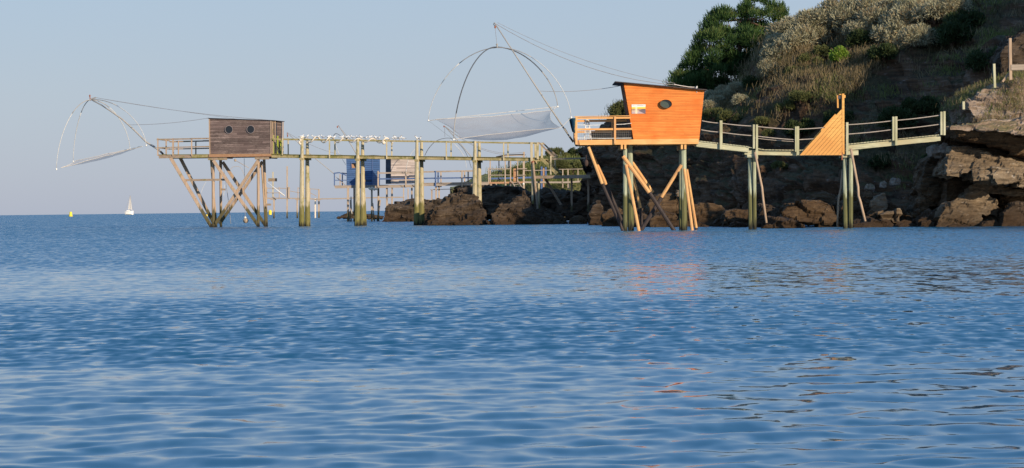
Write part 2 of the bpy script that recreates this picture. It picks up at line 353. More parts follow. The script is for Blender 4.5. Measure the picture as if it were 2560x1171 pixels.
# ------------------------------------------------------------------ water
def water():
    m, nt, b, _, L = newmat('sea_water'); geo_n = N(nt, 'ShaderNodeNewGeometry')
    pos = N(nt, 'ShaderNodeNewGeometry').outputs['Position']
    b.inputs['Base Color'].default_value = (0.012, 0.080, 0.150, 1); b.inputs['Roughness'].default_value = 0.07
    b.inputs['IOR'].default_value = 1.55; b.inputs['Specular IOR Level'].default_value = 0.5
    b.inputs['Specular Tint'].default_value = (0.64, 0.90, 1.0, 1)
    # gusts: broad bands of rippled and of smoother water, running along the shore
    sp = N(nt, 'ShaderNodeSeparateXYZ'); L.new(pos, sp.inputs[0])
    gn = noise_(nt, mapped(nt, pos, (0.05, 0.10, 1)), 1.0, 3, 0.5)
    yy = math_(nt, 'MULTIPLY', sp.outputs[1], math_(nt, 'ADD', 0.80, math_(nt, 'MULTIPLY', gn, 0.40)))
    gf = ramp(nt, math_(nt, 'DIVIDE', yy, 200.0), [(0.0, 0.22), (0.082, 0.26), (0.092, 0.85), (0.128, 0.80), (0.15, 0.28), (0.21, 0.30), (0.26, 0.80), (0.7, 1.1)])
    def slopes(sc, detail, rough, dist):
        n = N(nt, 'ShaderNodeTexNoise'); n.inputs['Scale'].default_value = 1.0; n.inputs['Detail'].default_value = detail
        n.inputs['Roughness'].default_value = rough; n.inputs['Distortion'].default_value = dist
        L.new(mapped(nt, pos, sc), n.inputs['Vector']); v = N(nt, 'ShaderNodeVectorMath', operation='SUBTRACT')
        L.new(n.outputs['Color'], v.inputs[0]); v.inputs[1].default_value = (0.5, 0.5, 0.5); return v.outputs[0]
    def scaled(v, k):
        n = N(nt, 'ShaderNodeVectorMath', operation='SCALE'); L.new(v, n.inputs[0])
        if hasattr(k, 'links'): L.new(k, n.inputs['Scale'])
        else: n.inputs['Scale'].default_value = k
        return n.outputs[0]
    def vadd(a, b_):
        n = N(nt, 'ShaderNodeVectorMath', operation='ADD'); L.new(a, n.inputs[0]); L.new(b_, n.inputs[1]); return n.outputs[0]
    s1 = scaled(slopes((3.2, 2.6, 1), 1, 0.5, 0.3), 0.22)
    s2 = scaled(slopes((7.5, 4.6, 1), 1, 0.5, 0.3), math_(nt, 'MULTIPLY', gf, 0.85))
    far = ramp(nt, math_(nt, 'DIVIDE', sp.outputs[1], 400.0), [(0.10, 0.0), (0.5, 1.0)])
    s3 = scaled(slopes((2.2, 0.45, 1), 2, 0.6, 0.3), math_(nt, 'MULTIPLY', far, 0.75))
    tot_ = vadd(vadd(s1, s2), s3); fl = N(nt, 'ShaderNodeVectorMath', operation='MULTIPLY'); L.new(tot_, fl.inputs[0]); fl.inputs[1].default_value = (0.55, 1.0, 0.0)
    # the sea's own wave fronts lean towards the shore, so the mean facing slope grows where the mesh is flat
    lean_ = N(nt, 'ShaderNodeCombineXYZ'); L.new(math_(nt, 'MULTIPLY', math_(nt, 'SUBTRACT', gf, 0.03), -0.20), lean_.inputs[1])
    fl2 = vadd(fl.outputs[0], lean_.outputs[0])
    nn_ = vadd(geo_n.outputs['Normal'], fl2); nz_ = N(nt, 'ShaderNodeVectorMath', operation='NORMALIZE'); L.new(nn_, nz_.inputs[0])
    L.new(nz_.outputs[0], b.inputs['Normal'])
    rows = 900; cols_ = 340
    # near part: real waves; far part: flat, out to the horizon
    ys = 6.0 * (150.0 / 6.0) ** (np.arange(rows) / (rows - 1.0)); xs = np.linspace(-0.36, 0.36, cols_)
    Y = np.repeat(ys[:, None], cols_, 1); X = Y * xs[None, :]
    Z = np.zeros_like(X); rs = np.random.RandomState(3)
    for k in range(70):
        wl_ = 0.15 * (0.75 / 0.15) ** rs.rand(); ang = math.pi / 2 + rs.normal(0, 0.68); ph = rs.rand() * 6.28
        kx, ky = math.cos(ang) * 2 * math.pi / wl_, math.sin(ang) * 2 * math.pi / wl_
        a = 0.00145 * wl_ ** 0.8
        dy = Y * 0.0036                              # row spacing: drop waves the mesh is too coarse for
        fade = np.clip((wl_ / (dy * 3.0) - 1.0), 0, 1)
        Z += a * fade * np.sin(kx * X + ky * Y + ph + 1.1 * np.sin(0.21 * X + 0.13 * Y + ph))
    env = 0.55 + 0.45 * np.sin(0.10 * Y + 0.9 * np.sin(0.07 * X) + 1.0)
    Z *= (0.55 + 0.9 * env) * np.clip((150 - Y) / 40, 0, 1)
    V = np.stack([X, Y, Z], -1).reshape(-1, 3)
    idx = np.arange(rows * cols_).reshape(rows, cols_)
    Q = np.stack([idx[:-1, :-1], idx[:-1, 1:], idx[1:, 1:], idx[1:, :-1]], -1).reshape(-1, 4)
    n0 = len(V); x0 = 0.36
    ext = np.array([[-0.36 * 150, 150, 0], [0.36 * 150, 150, 0], [0.36 * 15000, 15000, 0], [-0.36 * 15000, 15000, 0],
                    [-0.36 * 6, 6, 0], [0.36 * 6, 6, 0], [-15000, 15000, 0], [15000, 15000, 0], [-15000, -300, 0], [15000, -300, 0], [-2.16, -300, 0], [2.16, -300, 0]], dtype=float)
    V = np.concatenate([V, ext]); e = n0
    Q = np.concatenate([Q, np.array([[e, e + 1, e + 2, e + 3], [e + 6, e + 8, e + 4, e], [e + 6, e, e + 3, e + 3], [e + 5, e + 9, e + 7, e + 1], [e + 1, e + 7, e + 2, e + 2],
                                     [e + 8, e + 10, e + 4, e + 4], [e + 10, e + 11, e + 5, e + 4], [e + 11, e + 9, e + 5, e + 5]])])
    quads = Q[:-8]; tail = Q[-8:]
    me = bpy.data.meshes.new('water')
    faces = quads; nv = len(V)
    loops = list(); 
    tl = [tuple(dict.fromkeys(int(i) for i in t)) for t in tail]
    tot = np.concatenate([np.full(len(faces), 4, dtype=np.int32), np.array([len(t) for t in tl], dtype=np.int32)])
    li = np.concatenate([faces.ravel().astype(np.int32), np.array([i for t in tl for i in t], dtype=np.int32)])
    me.vertices.add(nv); me.vertices.foreach_set('co', V.astype(np.float32).ravel())
    me.loops.add(len(li)); me.loops.foreach_set('vertex_index', li); me.polygons.add(len(tot))
    me.polygons.foreach_set('loop_start', np.concatenate([[0], np.cumsum(tot)[:-1]]).astype(np.int32)); me.polygons.foreach_set('loop_total', tot)
    me.update(calc_edges=True); fix_normals_up(me)
    me.polygons.foreach_set('use_smooth', [True] * len(me.polygons)); me.materials.append(m)
    o = bpy.data.objects.new('water', me); col.objects.link(o); o['kind'] = 'structure'; return o
def fix_normals_up(me):
    import bmesh
    bm = bmesh.new(); bm.from_mesh(me)
    for f in bm.faces:
        if f.normal.z < 0: f.normal_flip()
    bm.to_mesh(me); bm.free()
water()
# sea bed under the water, so the place has ground
sb = MB().box((0, 5000, -4.0), (30000, 11000, 0.4)).build('seabed', plain('sand_bed', (0.12, 0.11, 0.08)), None); sb['kind'] = 'structure'

# ------------------------------------------------------------------ rock making
def fbm(p, s, o=4): return noise.fractal(p * s, 1.0, 2.1, o, noise_basis='PERLIN_ORIGINAL')
def rocky(p, tilt, amp, seed, sc=1.0):
    q = p + Vector((seed * 3.1, seed * 1.7, seed * 5.3))
    w = noise.noise(q * 0.5) * 0.5
    zz = (q.z + tilt * q.x + 0.1 * q.y) * sc + w
    lay = zz * 2.2; k = math.floor(lay); fr = lay - k            # bedding planes: each layer sticks out by its own amount
    st = noise.cell(Vector((k * 1.37, 7.1, math.floor(q.x * 0.35 * sc + k * 0.61)))) - 0.5
    edge = -0.55 if fr < 0.12 else 0.0
    def blocks(s_):
        qq = Vector((q.x * s_, q.y * s_, (q.z + tilt * q.x) * s_ * 1.7)); d, pt = noise.voronoi(qq)
        c = pt[0]; h1 = noise.cell(c * 7.3) - 0.5; h2 = noise.cell(c * 5.1 + Vector((3, 1, 2))) - 0.5; h3 = noise.cell(c * 3.7 + Vector((1, 9, 4))) - 0.5
        e = qq - c
        return h1 * 1.2 + (e.x * h2 + e.z * h3) * 2.0 + min(0.0, (d[1] - d[0]) * 7 - 0.5) * 0.7
    d2 = fbm(q, 0.45 * sc, 2)
    return amp * (0.7 * st + edge * 0.5 + 0.62 * blocks(0.6 * sc) + 0.20 * blocks(1.7 * sc) + 0.3 * fbm(q, 2.5 * sc, 4) + 0.8 * d2)
def remesh(name, V, Fa, vox):
    me = bpy.data.meshes.new(name + '_raw'); me.from_pydata([tuple(v) for v in V], [], Fa); fix_normals(me)
    o = bpy.data.objects.new(name + '_raw', me); col.objects.link(o)
    md = o.modifiers.new('r', 'REMESH'); md.mode = 'VOXEL'; md.voxel_size = vox; md.use_smooth_shade = False
    sm = o.modifiers.new('s', 'SMOOTH'); sm.iterations = 0; sm.factor = 0.5
    dg = bpy.context.evaluated_depsgraph_get(); ev = o.evaluated_get(dg)
    out = bpy.data.meshes.new_from_object(ev); bpy.data.objects.remove(o); bpy.data.meshes.remove(me)
    out.name = name; return out
def rock(outline, D, depth, mat, label, seed, name='boulder', cat='rock', lean=0.5, vox=0.11, amp=0.16, tilt=0.15, group=None, scaleback=0.75, sc=1.0, under=0.0, kind=None):
    # outline: photo-pixel outline of the face towards the sea; D: distance; a closed solid 'depth' thick
    pts = [P(x, y, D) for x, y in outline]
    zmin = min(p.z for p in pts); zmax = max(p.z for p in pts); cx = sum(p.x for p in pts) / len(pts)
    n = len(pts); fr = []; bk = []
    for p in pts:
        t = (p.z - zmin) / max(0.1, zmax - zmin)
        y = D + lean * (p.z - zmin) - under * (t ** 2)
        k = y / D
        q = Vector((p.x * k, y, (p.z - H) * k + H)); fr.append(q)
        bk.append(Vector((cx * k + (q.x - cx * k) * scaleback, D + depth, zmin + (q.z - zmin) * (0.8 + 0.2 * scaleback))))
    V = fr + bk; Fa = [tuple(range(n)), tuple(range(2 * n - 1, n - 1, -1))] + [(i, n + i, n + (i + 1) % n, (i + 1) % n) for i in range(n)]
    me = remesh(name, V, Fa, vox)
    co = np.empty(len(me.vertices) * 3, dtype=np.float32); me.vertices.foreach_get('co', co); co = co.reshape(-1, 3)
    nn = np.empty(len(me.vertices) * 3, dtype=np.float32); me.vertices.foreach_get('normal', nn); nn = nn.reshape(-1, 3)
    org = np.array([cx, D, max(0.0, zmin)], dtype=np.float32)
    dsp = np.array([rocky(Vector(c), tilt, amp, seed, sc) for c in co], dtype=np.float32)
    co = co + nn * dsp[:, None] - org
    me.vertices.foreach_set('co', co.ravel()); me.update()
    me.polygons.foreach_set('use_smooth', [False] * len(me.polygons))
    me.materials.clear(); me.materials.append(mat)
    o = bpy.data.objects.new(name, me); col.objects.link(o); o.location = tuple(float(x) for x in org)
    tag(o, label, None if kind else cat, group, kind); return o

# ------------------------------------------------------------------ the main cliff: a sheet through surveyed columns
COLS = [  # px, base D, (py, D), (py, D), crest (py, D)
    (1455, 174, (480, 175), (440, 176), (405, 178)),
    (1478, 169, (470, 171), (420, 172.5), (378, 175)),
    (1505, 164, (470, 166), (410, 168.5), (355, 173)),
    (1535, 160, (470, 162), (400, 165), (316, 171)),
    (1552, 157, (470, 160), (395, 163.5), (290, 170)),
    (1600, 150, (470, 153), (380, 156), (282, 162)),
    (1680, 146, (470, 148.5), (360, 151.5), (284, 158)),
    (1760, 142, (470, 144.5), (360, 148), (282, 154)),
    (1815, 139, (470, 141.5), (360, 145.5), (276, 152)),
    (1850, 138, (470, 140.5), (350, 145), (262, 151)),
    (1885, 136, (470, 138.5), (335, 143.5), (212, 151)),
    (1930, 134, (470, 137), (325, 142.5), (140, 152)),
    (1990, 132, (460, 135), (300, 141.5), (92, 152.5)),
    (2060, 130, (450, 133), (280, 141), (48, 153)),
    (2180, 128, (440, 131), (250, 139.5), (15, 152)),
    (2300, 126, (430, 129), (230, 138), (-30, 151)),
    (2420, 122, (420, 125), (220, 135), (-70, 150)),
    (2560, 119, (420, 121.5), (220, 130), (-110, 149)),
    (2700, 118, (420, 120), (220, 128), (-140, 149)),
]
_cp = np.array([c[0] for c in COLS], dtype=float)
def colval(px):
    base = np.interp(px, _cp, [c[1] for c in COLS])
    r = [(None, base)]
    for k in (2, 3, 4):
        r.append((np.interp(px, _cp, [c[k][0] for c in COLS]), np.interp(px, _cp, [c[k][1] for c in COLS])))
    r[0] = (hor(px) + F * (H + 0.6) / base, base); return r
def cliff_D(px, py):
    r = colval(px); ys = [a[0] for a in r][::-1]; ds = [a[1] for a in r][::-1]
    return float(np.interp(py, ys, ds))
def on_cliff(px, py, off=0.0): return P(px, py, cliff_D(px, py) - off)
def cliff():
    nx, nv = 560, 300
    V = []; 
    us = np.linspace(1455, 2700, nx)
    for px in us:
        r = colval(px); pts = [P(px, a, b) for a, b in r]
        crest = pts[-1]
        pts += [crest + Vector((0, 9, 0.9)), crest + Vector((1.0, 26, -0.5)), crest + Vector((2, 40, -crest.z - 2))]
        ln = [0]
        for i in range(1, len(pts)): ln.append(ln[-1] + (pts[i] - pts[i - 1]).length * (1.0 if i <= 3 else 0.25))
        ln = np.array(ln) / ln[-1]
        ts = np.linspace(0, 1, nv)
        arr = np.array([tuple(p) for p in pts]); V.append(np.stack([np.interp(ts, ln, arr[:, k]) for k in range(3)], -1))
    V = np.array(V)
    # smooth the kinks between the surveyed rows
    for _ in range(6): V[1:-1, 1:-1] = (V[1:-1, 1:-1] * 2 + V[:-2, 1:-1] + V[2:, 1:-1] + V[1:-1, :-2] + V[1:-1, 2:]) / 6
    gu = np.gradient(V, axis=0); gv = np.gradient(V, axis=1); nrm = np.cross(gu, gv); nrm /= (np.linalg.norm(nrm, axis=2, keepdims=True) + 1e-9)
    if nrm[nx // 2, nv // 3, 1] > 0: nrm = -nrm
    D_ = np.zeros((nx, nv))
    for i in range(nx):
        for j in range(nv):
            p = Vector(V[i, j]); k = min(1.0, j / 6.0)
            big = fbm(p + Vector((3, 7, 1)), 0.16, 3) * 1.1
            low = max(0.0, 1 - p.z / 7.0)
            D_[i, j] = big + rocky(p, 0.35, 0.40 * (0.55 + 0.75 * low), 11, 0.55)
    V += nrm * D_[..., None]
    idx = np.arange(nx * nv).reshape(nx, nv)
    Q = np.stack([idx[:-1, :-1], idx[1:, :-1], idx[1:, 1:], idx[:-1, 1:]], -1).reshape(-1, 4)
    me = raw_mesh('cliff', V.reshape(-1, 3), Q, M['cliff']); o = bpy.data.objects.new('cliff', me); col.objects.link(o); o['kind'] = 'structure'
    return V
CL = cliff()
# the tall headland beyond the right edge of the picture, that shades the cove in the morning
def shading_headland():
    s = Vector((math.sin(SUN_AZ), -math.cos(SUN_AZ), 0)); l = Vector((math.cos(SUN_AZ), math.sin(SUN_AZ), 0)); tn = math.tan(SUN_EL)
    prof = SHADE
    V = []; nx, nv = 90, 60
    a_s = np.linspace(prof[0][0], prof[-1][0], nx)
    for a in a_s:
        c = float(np.interp(a, [q[0] for q in prof], [q[1] for q in prof])); along = -62.0
        zt = c + tn * along
        top = l * a + s * along; top.z = zt
        V.append([Vector((top.x, top.y, -1)) + s * 3.5, Vector((top.x, top.y, zt * .5)) + s * 2.2, top, Vector((top.x, top.y, zt - 2.6)) - s * 5, Vector((top.x, top.y, -1)) - s * 12])
    W = []
    for i, r in enumerate(V):
        arr = np.array([tuple(p) for p in r]); t = np.linspace(0, 4, nv)
        for k in range(nv):
            p = Vector([float(np.interp(t[k], range(5), arr[:, q])) for q in range(3)])
            W.append(p + Vector((0, 0, 0.0)) + (s * rocky(p, 0.3, 0.35, 5, 0.6)) + Vector((0, 0, rocky(p, 0.1, 0.22, 8, 0.8))))
    mb = MB(); mb.v = W
    mb.f = [(i * nv + k, (i + 1) * nv + k, (i + 1) * nv + k + 1, i * nv + k + 1) for i in range(nx - 1) for k in range(nv - 1)]
    mb.f += [tuple(range(nv)), tuple((nx - 1) * nv + k for k in range(nv - 1, -1, -1))]
    o = mb.build('headland', M['cliff']); o['kind'] = 'structure'
SHADE = [(88.5, 18.0), (89.5, 26.0), (91, 32.0), (93, 34.5), (95.5, 36.9), (100.3, 40.3), (104.3, 42.7), (108.5, 45.4), (118, 51.0)]
shading_headland()

# ------------------------------------------------------------------ far grassy headland (behind the piers)
def hill():
    prof = [(1125, 468), (1150, 462), (1180, 447), (1215, 433), (1250, 426), (1290, 419), (1325, 402), (1350, 389), (1375, 384), (1400, 390), (1430, 388), (1480, 384), (1540, 380), (1650, 372)]
    nx, nv = 260, 90; V = []
    for i in range(nx):
        px = 1125 + (1650 - 1125) * i / (nx - 1)
        yt = float(np.interp(px, [a[0] for a in prof], [a[1] for a in prof]))
        lo = float(np.interp(px, [1125, 1180, 1300, 1650], [470, 492, 500, 505]))
        r = [P(px, hor(px) + F * (H + 0.5) / 262, 262), P(px, lo, 263), P(px, (lo + yt) / 2 + 6, 270), P(px, yt, 282), P(px, yt + 3, 300), P(px, 540, 330)]
        arr = np.array([tuple(p) for p in r]); t = np.linspace(0, 5, nv)
        for k in range(nv):
            p = Vector([float(np.interp(t[k], range(6), arr[:, q])) for q in range(3)])
            g = 1.0 if t[k] < 1.4 else 0.35
            V.append(p + Vector((0, -rocky(p, 0.3, 0.5 * g, 21, 0.5), rocky(p, 0.1, 0.22 * g, 22, 0.5))))
    mb = MB(); mb.v = V; mb.f = [(i * nv + k, (i + 1) * nv + k, (i + 1) * nv + k + 1, i * nv + k + 1) for i in range(nx - 1) for k in range(nv - 1)]
    mb.f += [tuple(range(nv))]
    o = mb.build('hill', M['headland']); o['kind'] = 'structure'
hill()

# ------------------------------------------------------------------ rocks by the water
SR, BR, LR, PR = M['shore_rock'], M['brown_rock'], M['ledge_rock'], M['pale_rock']
# outcrops under the left pier
rock([(1062, 572), (1064, 545), (1078, 520), (1100, 505), (1122, 488), (1150, 484), (1172, 492), (1192, 500), (1206, 512), (1214, 540), (1216, 572)], 164, 7, SR, 'dark craggy outcrop at the water between the third and fourth trestles of the long pier', 1, 'rock_outcrop', lean=0.9, vox=0.10, amp=0.19, tilt=-0.25, sc=1.2)
rock([(1218, 572), (1216, 552), (1226, 532), (1244, 512), (1268, 500), (1290, 482), (1312, 480), (1332, 498), (1344, 520), (1372, 530), (1404, 532), (1420, 548), (1424, 572)], 163, 7, SR, 'dark craggy outcrop rising to a peak right of the fourth pier trestle', 2, 'rock_outcrop', lean=0.9, vox=0.10, amp=0.19, tilt=0.35, sc=1.2)
rock([(1418, 570), (1420, 548), (1434, 536), (1452, 533), (1466, 540), (1472, 555), (1472, 570)], 161, 3.2, BR, 'rounded brown boulder in the dark gap left of the orange cabin', 3, lean=0.7, amp=0.1)
rock([(1120, 545), (1135, 505), (1150, 480), (1180, 470), (1240, 462), (1300, 470), (1350, 478), (1420, 470), (1480, 480), (1490, 545)], 185, 10, SR, 'long dark rock wall behind the pier outcrops below the grassy slope', 4, 'rock_outcrop', lean=0.3, vox=0.2, amp=0.3)
rock([(1128, 500), (1130, 470), (1150, 462), (1190, 458), (1240, 460), (1250, 500)], 236, 6, SR, 'dark overhanging rock nose under the far grey walkway', 5, 'rock_outcrop', lean=-0.25, vox=0.2, amp=0.3)
# outcrop further off
rock([(952, 556), (955, 530), (966, 515), (985, 510), (1010, 508), (1030, 500), (1060, 497), (1090, 500), (1130, 498), (1150, 556)], 226, 8, SR, 'low reddish-brown rock shelf behind the weathered pale cabin legs', 6, 'rock_outcrop', lean=0.5, vox=0.17, amp=0.2)
rock([(838, 548), (844, 540), (858, 533), (872, 531), (884, 529), (915, 534), (940, 536), (960, 541), (960, 551)], 262, 6, SR, 'lowest dark reef barely above the sea behind the blue cabin legs', 7, 'rock_reef', lean=0.5, vox=0.15, amp=0.12)
rock([(1008, 512), (1012, 500), (1030, 494), (1052, 496), (1060, 512)], 232, 3, SR, 'small dark rock topping the shelf where the far catwalk ends', 8, lean=0.4, vox=0.13, amp=0.12)

# boulders along the foot of the cliff: outline, distance, thickness, material, label
B = [
    ([(1470, 570), (1472, 540), (1482, 508), (1500, 498), (1512, 515), (1524, 545), (1528, 570)], 149, 4, SR, 'dark barnacled rock column at the left foot of the cliff'),
    ([(1500, 574), (1505, 540), (1520, 522), (1545, 516), (1566, 530), (1572, 574)], 139, 4, BR, 'brown rock between the slanted black strut and the first green pile'),
    ([(1560, 578), (1566, 548), (1585, 528), (1608, 520), (1630, 540), (1640, 578)], 131, 4, SR, 'dark rock behind the crossing of the black struts'),
    ([(1618, 580), (1622, 548), (1640, 535), (1662, 526), (1690, 532), (1700, 552), (1702, 580)], 128, 4, BR, 'brown rounded rock right of the crossed black struts'),
    ([(1612, 540), (1625, 500), (1650, 485), (1680, 480), (1700, 492), (1704, 540)], 134, 5, BR, 'layered brown slab above the crossed struts'),
    ([(1700, 578), (1704, 545), (1720, 520), (1745, 508), (1775, 505), (1800, 512), (1826, 528), (1830, 550), (1828, 578)], 130, 5, BR, 'wide brown rock just right of the second green pile'),
    ([(1800, 578), (1802, 555), (1814, 530), (1840, 524), (1880, 520), (1890, 578)], 125, 5, BR, 'smooth sloping brown rock left of the third pair of piles'),
    ([(1682, 480), (1688, 470), (1705, 468), (1716, 476), (1712, 494), (1690, 496)], 134, 2, LR, 'small ochre block wedged high behind the second green pile'),
    ([(1880, 576), (1884, 540), (1905, 512), (1930, 510), (1950, 518), (1955, 576)], 120, 4, SR, 'dark rock behind the third pair of piles'),
    ([(1942, 560), (1950, 524), (1964, 505), (1985, 500), (2015, 502), (2060, 498), (2090, 508), (2096, 545), (2080, 560)], 117, 4, BR, 'long flat-topped brown boulder left of the gate piles'),
    ([(2010, 520), (2025, 492), (2060, 485), (2092, 482), (2105, 500), (2105, 525)], 121, 4, BR, 'upper brown boulder behind the long flat-topped one'),
    ([(1896, 580), (1900, 560), (1918, 548), (1945, 550), (1990, 546), (2018, 556), (2022, 580)], 113.5, 3, SR, 'low weedy rock at the waterline right of the third pile pair'),
    ([(2040, 575), (2046, 548), (2064, 540), (2080, 550), (2092, 575)], 117, 2.5, BR, 'small pointed boulder in the shaded gap left of the gate piles'),
    ([(2088, 572), (2095, 530), (2110, 498), (2130, 470), (2160, 465), (2180, 480), (2182, 530), (2186, 572)], 117, 5, BR, 'tall brown rock behind the gate piles'),
    ([(2168, 545), (2174, 500), (2192, 484), (2212, 480), (2224, 496), (2226, 520), (2214, 535)], 115.5, 3, LR, 'ochre upright boulder left of the black cleft'),
    ([(2120, 578), (2128, 560), (2150, 552), (2190, 545), (2230, 552), (2240, 578)], 113, 3, SR, 'low weedy rock at the waterline right of the gate piles'),
    ([(2190, 560), (2198, 536), (2220, 526), (2240, 522), (2252, 536), (2250, 560)], 114.5, 2.5, LR, 'brown rock with pale top below the upright boulder'),
    ([(2236, 540), (2240, 524), (2256, 518), (2270, 528), (2268, 542)], 115, 1.6, BR, 'smallest block in the row before the black cleft'),
    ([(2262, 542), (2266, 524), (2284, 519), (2300, 530), (2296, 545)], 115, 1.8, BR, 'square block in the middle of the row before the cleft'),
    ([(2292, 540), (2298, 522), (2320, 520), (2334, 532), (2330, 545)], 114.5, 1.8, BR, 'rightmost block in the row before the cleft'),
    ([(2236, 578), (2240, 552), (2262, 542), (2284, 548), (2296, 578)], 113.5, 2.5, BR, 'rounded rock at the waterline under the row of blocks'),
    ([(2286, 578), (2292, 545), (2316, 535), (2345, 522), (2362, 535), (2365, 578)], 112.5, 3, SR, 'dark reddish rock leaning on the big lit boulder'),
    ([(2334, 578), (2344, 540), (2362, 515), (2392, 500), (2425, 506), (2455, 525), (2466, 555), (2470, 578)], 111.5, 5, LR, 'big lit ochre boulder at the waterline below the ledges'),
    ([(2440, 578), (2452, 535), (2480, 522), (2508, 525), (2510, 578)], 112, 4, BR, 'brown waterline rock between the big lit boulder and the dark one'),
    ([(2500, 580), (2506, 530), (2530, 508), (2575, 498), (2620, 510), (2640, 580)], 110, 4, SR, 'dark rough rock at the right edge of the waterline'),
]
for k, (ol, D, dp, mt, lb) in enumerate(B):
    rock(ol, D, dp, mt, lb, 30 + k, 'boulder', lean=0.55, vox=0.085 if D < 126 else 0.11, amp=0.115, sc=1.15, tilt=0.15 if k % 2 else -0.12, group='boulders along the foot of the cliff')
# stepped ledges at the right
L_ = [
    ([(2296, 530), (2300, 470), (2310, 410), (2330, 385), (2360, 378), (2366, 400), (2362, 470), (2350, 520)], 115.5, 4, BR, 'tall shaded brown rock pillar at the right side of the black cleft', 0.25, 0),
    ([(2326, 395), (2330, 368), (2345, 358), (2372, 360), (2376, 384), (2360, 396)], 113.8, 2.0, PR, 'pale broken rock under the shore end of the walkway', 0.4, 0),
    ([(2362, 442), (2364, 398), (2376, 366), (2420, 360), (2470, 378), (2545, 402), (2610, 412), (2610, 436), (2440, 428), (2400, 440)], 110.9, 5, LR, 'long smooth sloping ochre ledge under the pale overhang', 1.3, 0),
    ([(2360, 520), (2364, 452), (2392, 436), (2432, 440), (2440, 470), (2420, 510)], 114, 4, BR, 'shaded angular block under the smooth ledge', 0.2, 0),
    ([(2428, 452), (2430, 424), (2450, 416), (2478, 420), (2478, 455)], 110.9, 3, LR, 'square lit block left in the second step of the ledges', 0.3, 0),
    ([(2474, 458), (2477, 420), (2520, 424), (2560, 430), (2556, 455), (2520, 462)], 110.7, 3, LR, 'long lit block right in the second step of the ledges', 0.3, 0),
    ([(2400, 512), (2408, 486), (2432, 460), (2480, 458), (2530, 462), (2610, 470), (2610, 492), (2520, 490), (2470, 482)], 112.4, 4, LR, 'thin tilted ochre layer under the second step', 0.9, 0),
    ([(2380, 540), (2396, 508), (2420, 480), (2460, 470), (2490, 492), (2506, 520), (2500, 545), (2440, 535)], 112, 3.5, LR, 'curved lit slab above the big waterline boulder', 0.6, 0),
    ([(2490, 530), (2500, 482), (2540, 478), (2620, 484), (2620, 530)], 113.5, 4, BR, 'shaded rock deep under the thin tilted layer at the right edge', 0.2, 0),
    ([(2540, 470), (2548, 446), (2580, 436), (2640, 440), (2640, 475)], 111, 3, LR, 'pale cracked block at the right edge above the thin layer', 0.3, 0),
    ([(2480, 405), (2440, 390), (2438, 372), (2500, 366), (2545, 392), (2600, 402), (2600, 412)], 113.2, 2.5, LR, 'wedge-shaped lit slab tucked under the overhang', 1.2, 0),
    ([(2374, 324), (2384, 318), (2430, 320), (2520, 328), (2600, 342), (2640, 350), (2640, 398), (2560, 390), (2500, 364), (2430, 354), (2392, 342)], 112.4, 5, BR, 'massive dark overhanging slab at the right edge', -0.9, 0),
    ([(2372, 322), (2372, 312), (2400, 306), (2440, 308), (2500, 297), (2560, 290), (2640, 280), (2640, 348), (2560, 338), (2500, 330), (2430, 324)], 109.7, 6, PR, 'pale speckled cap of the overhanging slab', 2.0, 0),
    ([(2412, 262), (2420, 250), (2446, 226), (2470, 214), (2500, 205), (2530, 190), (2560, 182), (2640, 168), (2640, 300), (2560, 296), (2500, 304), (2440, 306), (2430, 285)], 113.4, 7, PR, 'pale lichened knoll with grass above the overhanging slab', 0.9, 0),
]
for k, (ol, D, dp, mt, lb, ln, un) in enumerate(L_):
    rock(ol, D, dp, mt, lb, 70 + k, 'rock_ledge', lean=ln, vox=0.085, amp=0.10, sc=1.35, tilt=0.1, group='stepped ledges at the right', under=un, scaleback=0.9)

# ================================================================== ORANGE CABIN ON STILTS
DO = 110.0
def o_(px, py, dy=0.0, D=DO): return P(px, py, D) + Vector((0, dy, 0))
OR = o_(1640, 578); OR = Vector((OR.x, DO + 1.3, 0))
oc = thing('stilt_cabin', 'bright orange slant-walled timber cabin on stilts with an oval window', 'fishing hut', OR)
# cladded body
body = [o_(1559, 206.5), o_(1761, 223.5), o_(1748, 350), o_(1584, 350)]
dep = 2.45
MB().prism(body, (0, dep, 0)).build('wall', M['clad_orange'], oc)
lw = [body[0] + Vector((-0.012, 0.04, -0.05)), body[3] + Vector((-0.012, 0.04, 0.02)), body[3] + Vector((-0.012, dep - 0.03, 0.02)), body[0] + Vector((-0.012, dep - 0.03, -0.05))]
MB().prism(lw, (-0.02, 0, 0)).build('end_wall', M['clad_side_shade'], oc, label='boarded end wall of the cabin, coloured dark for shade')  # dark sheet over the orange end, painting in its shade
dr = [o_(1562, 213, 0.5), o_(1566.5, 236, 0.5), o_(1566.5, 236, 1.9), o_(1562, 213, 1.9)]
wv = [Vector((p.x - 0.05, p.y, p.z)) for p in dr]
MB().prism(wv, (-0.02, 0, 0)).build('shutter', M['slate'], oc)
# roof: thin tilted sheet that runs past both ends
ra, rb = o_(1537, 205), o_(1766, 225.5)
MB().prism([ra + Vector((0, -0.22, -0.02)), rb + Vector((0, -0.22, -0.02)), rb + Vector((0, -0.22, 0.018)), ra + Vector((0, -0.22, 0.018))], (0, dep + 0.55, 0)).build('roof', M['roof_dark'], oc)
MB().beam(o_(1742, 219, 0.35), o_(1742, 231, -0.03), 0.035).box(o_(1742, 218.5, -0.05), (0.05, 0.12, 0.09)).build('vent', M['white'], oc)
MB().tube([o_(1686, 211, 0.1), o_(1700, 214.0, 0.1), o_(1722, 217.5, 0.1), o_(1740, 218.5, 0.1)], 0.014, 5).build('roof_pipe', M['white'], oc)
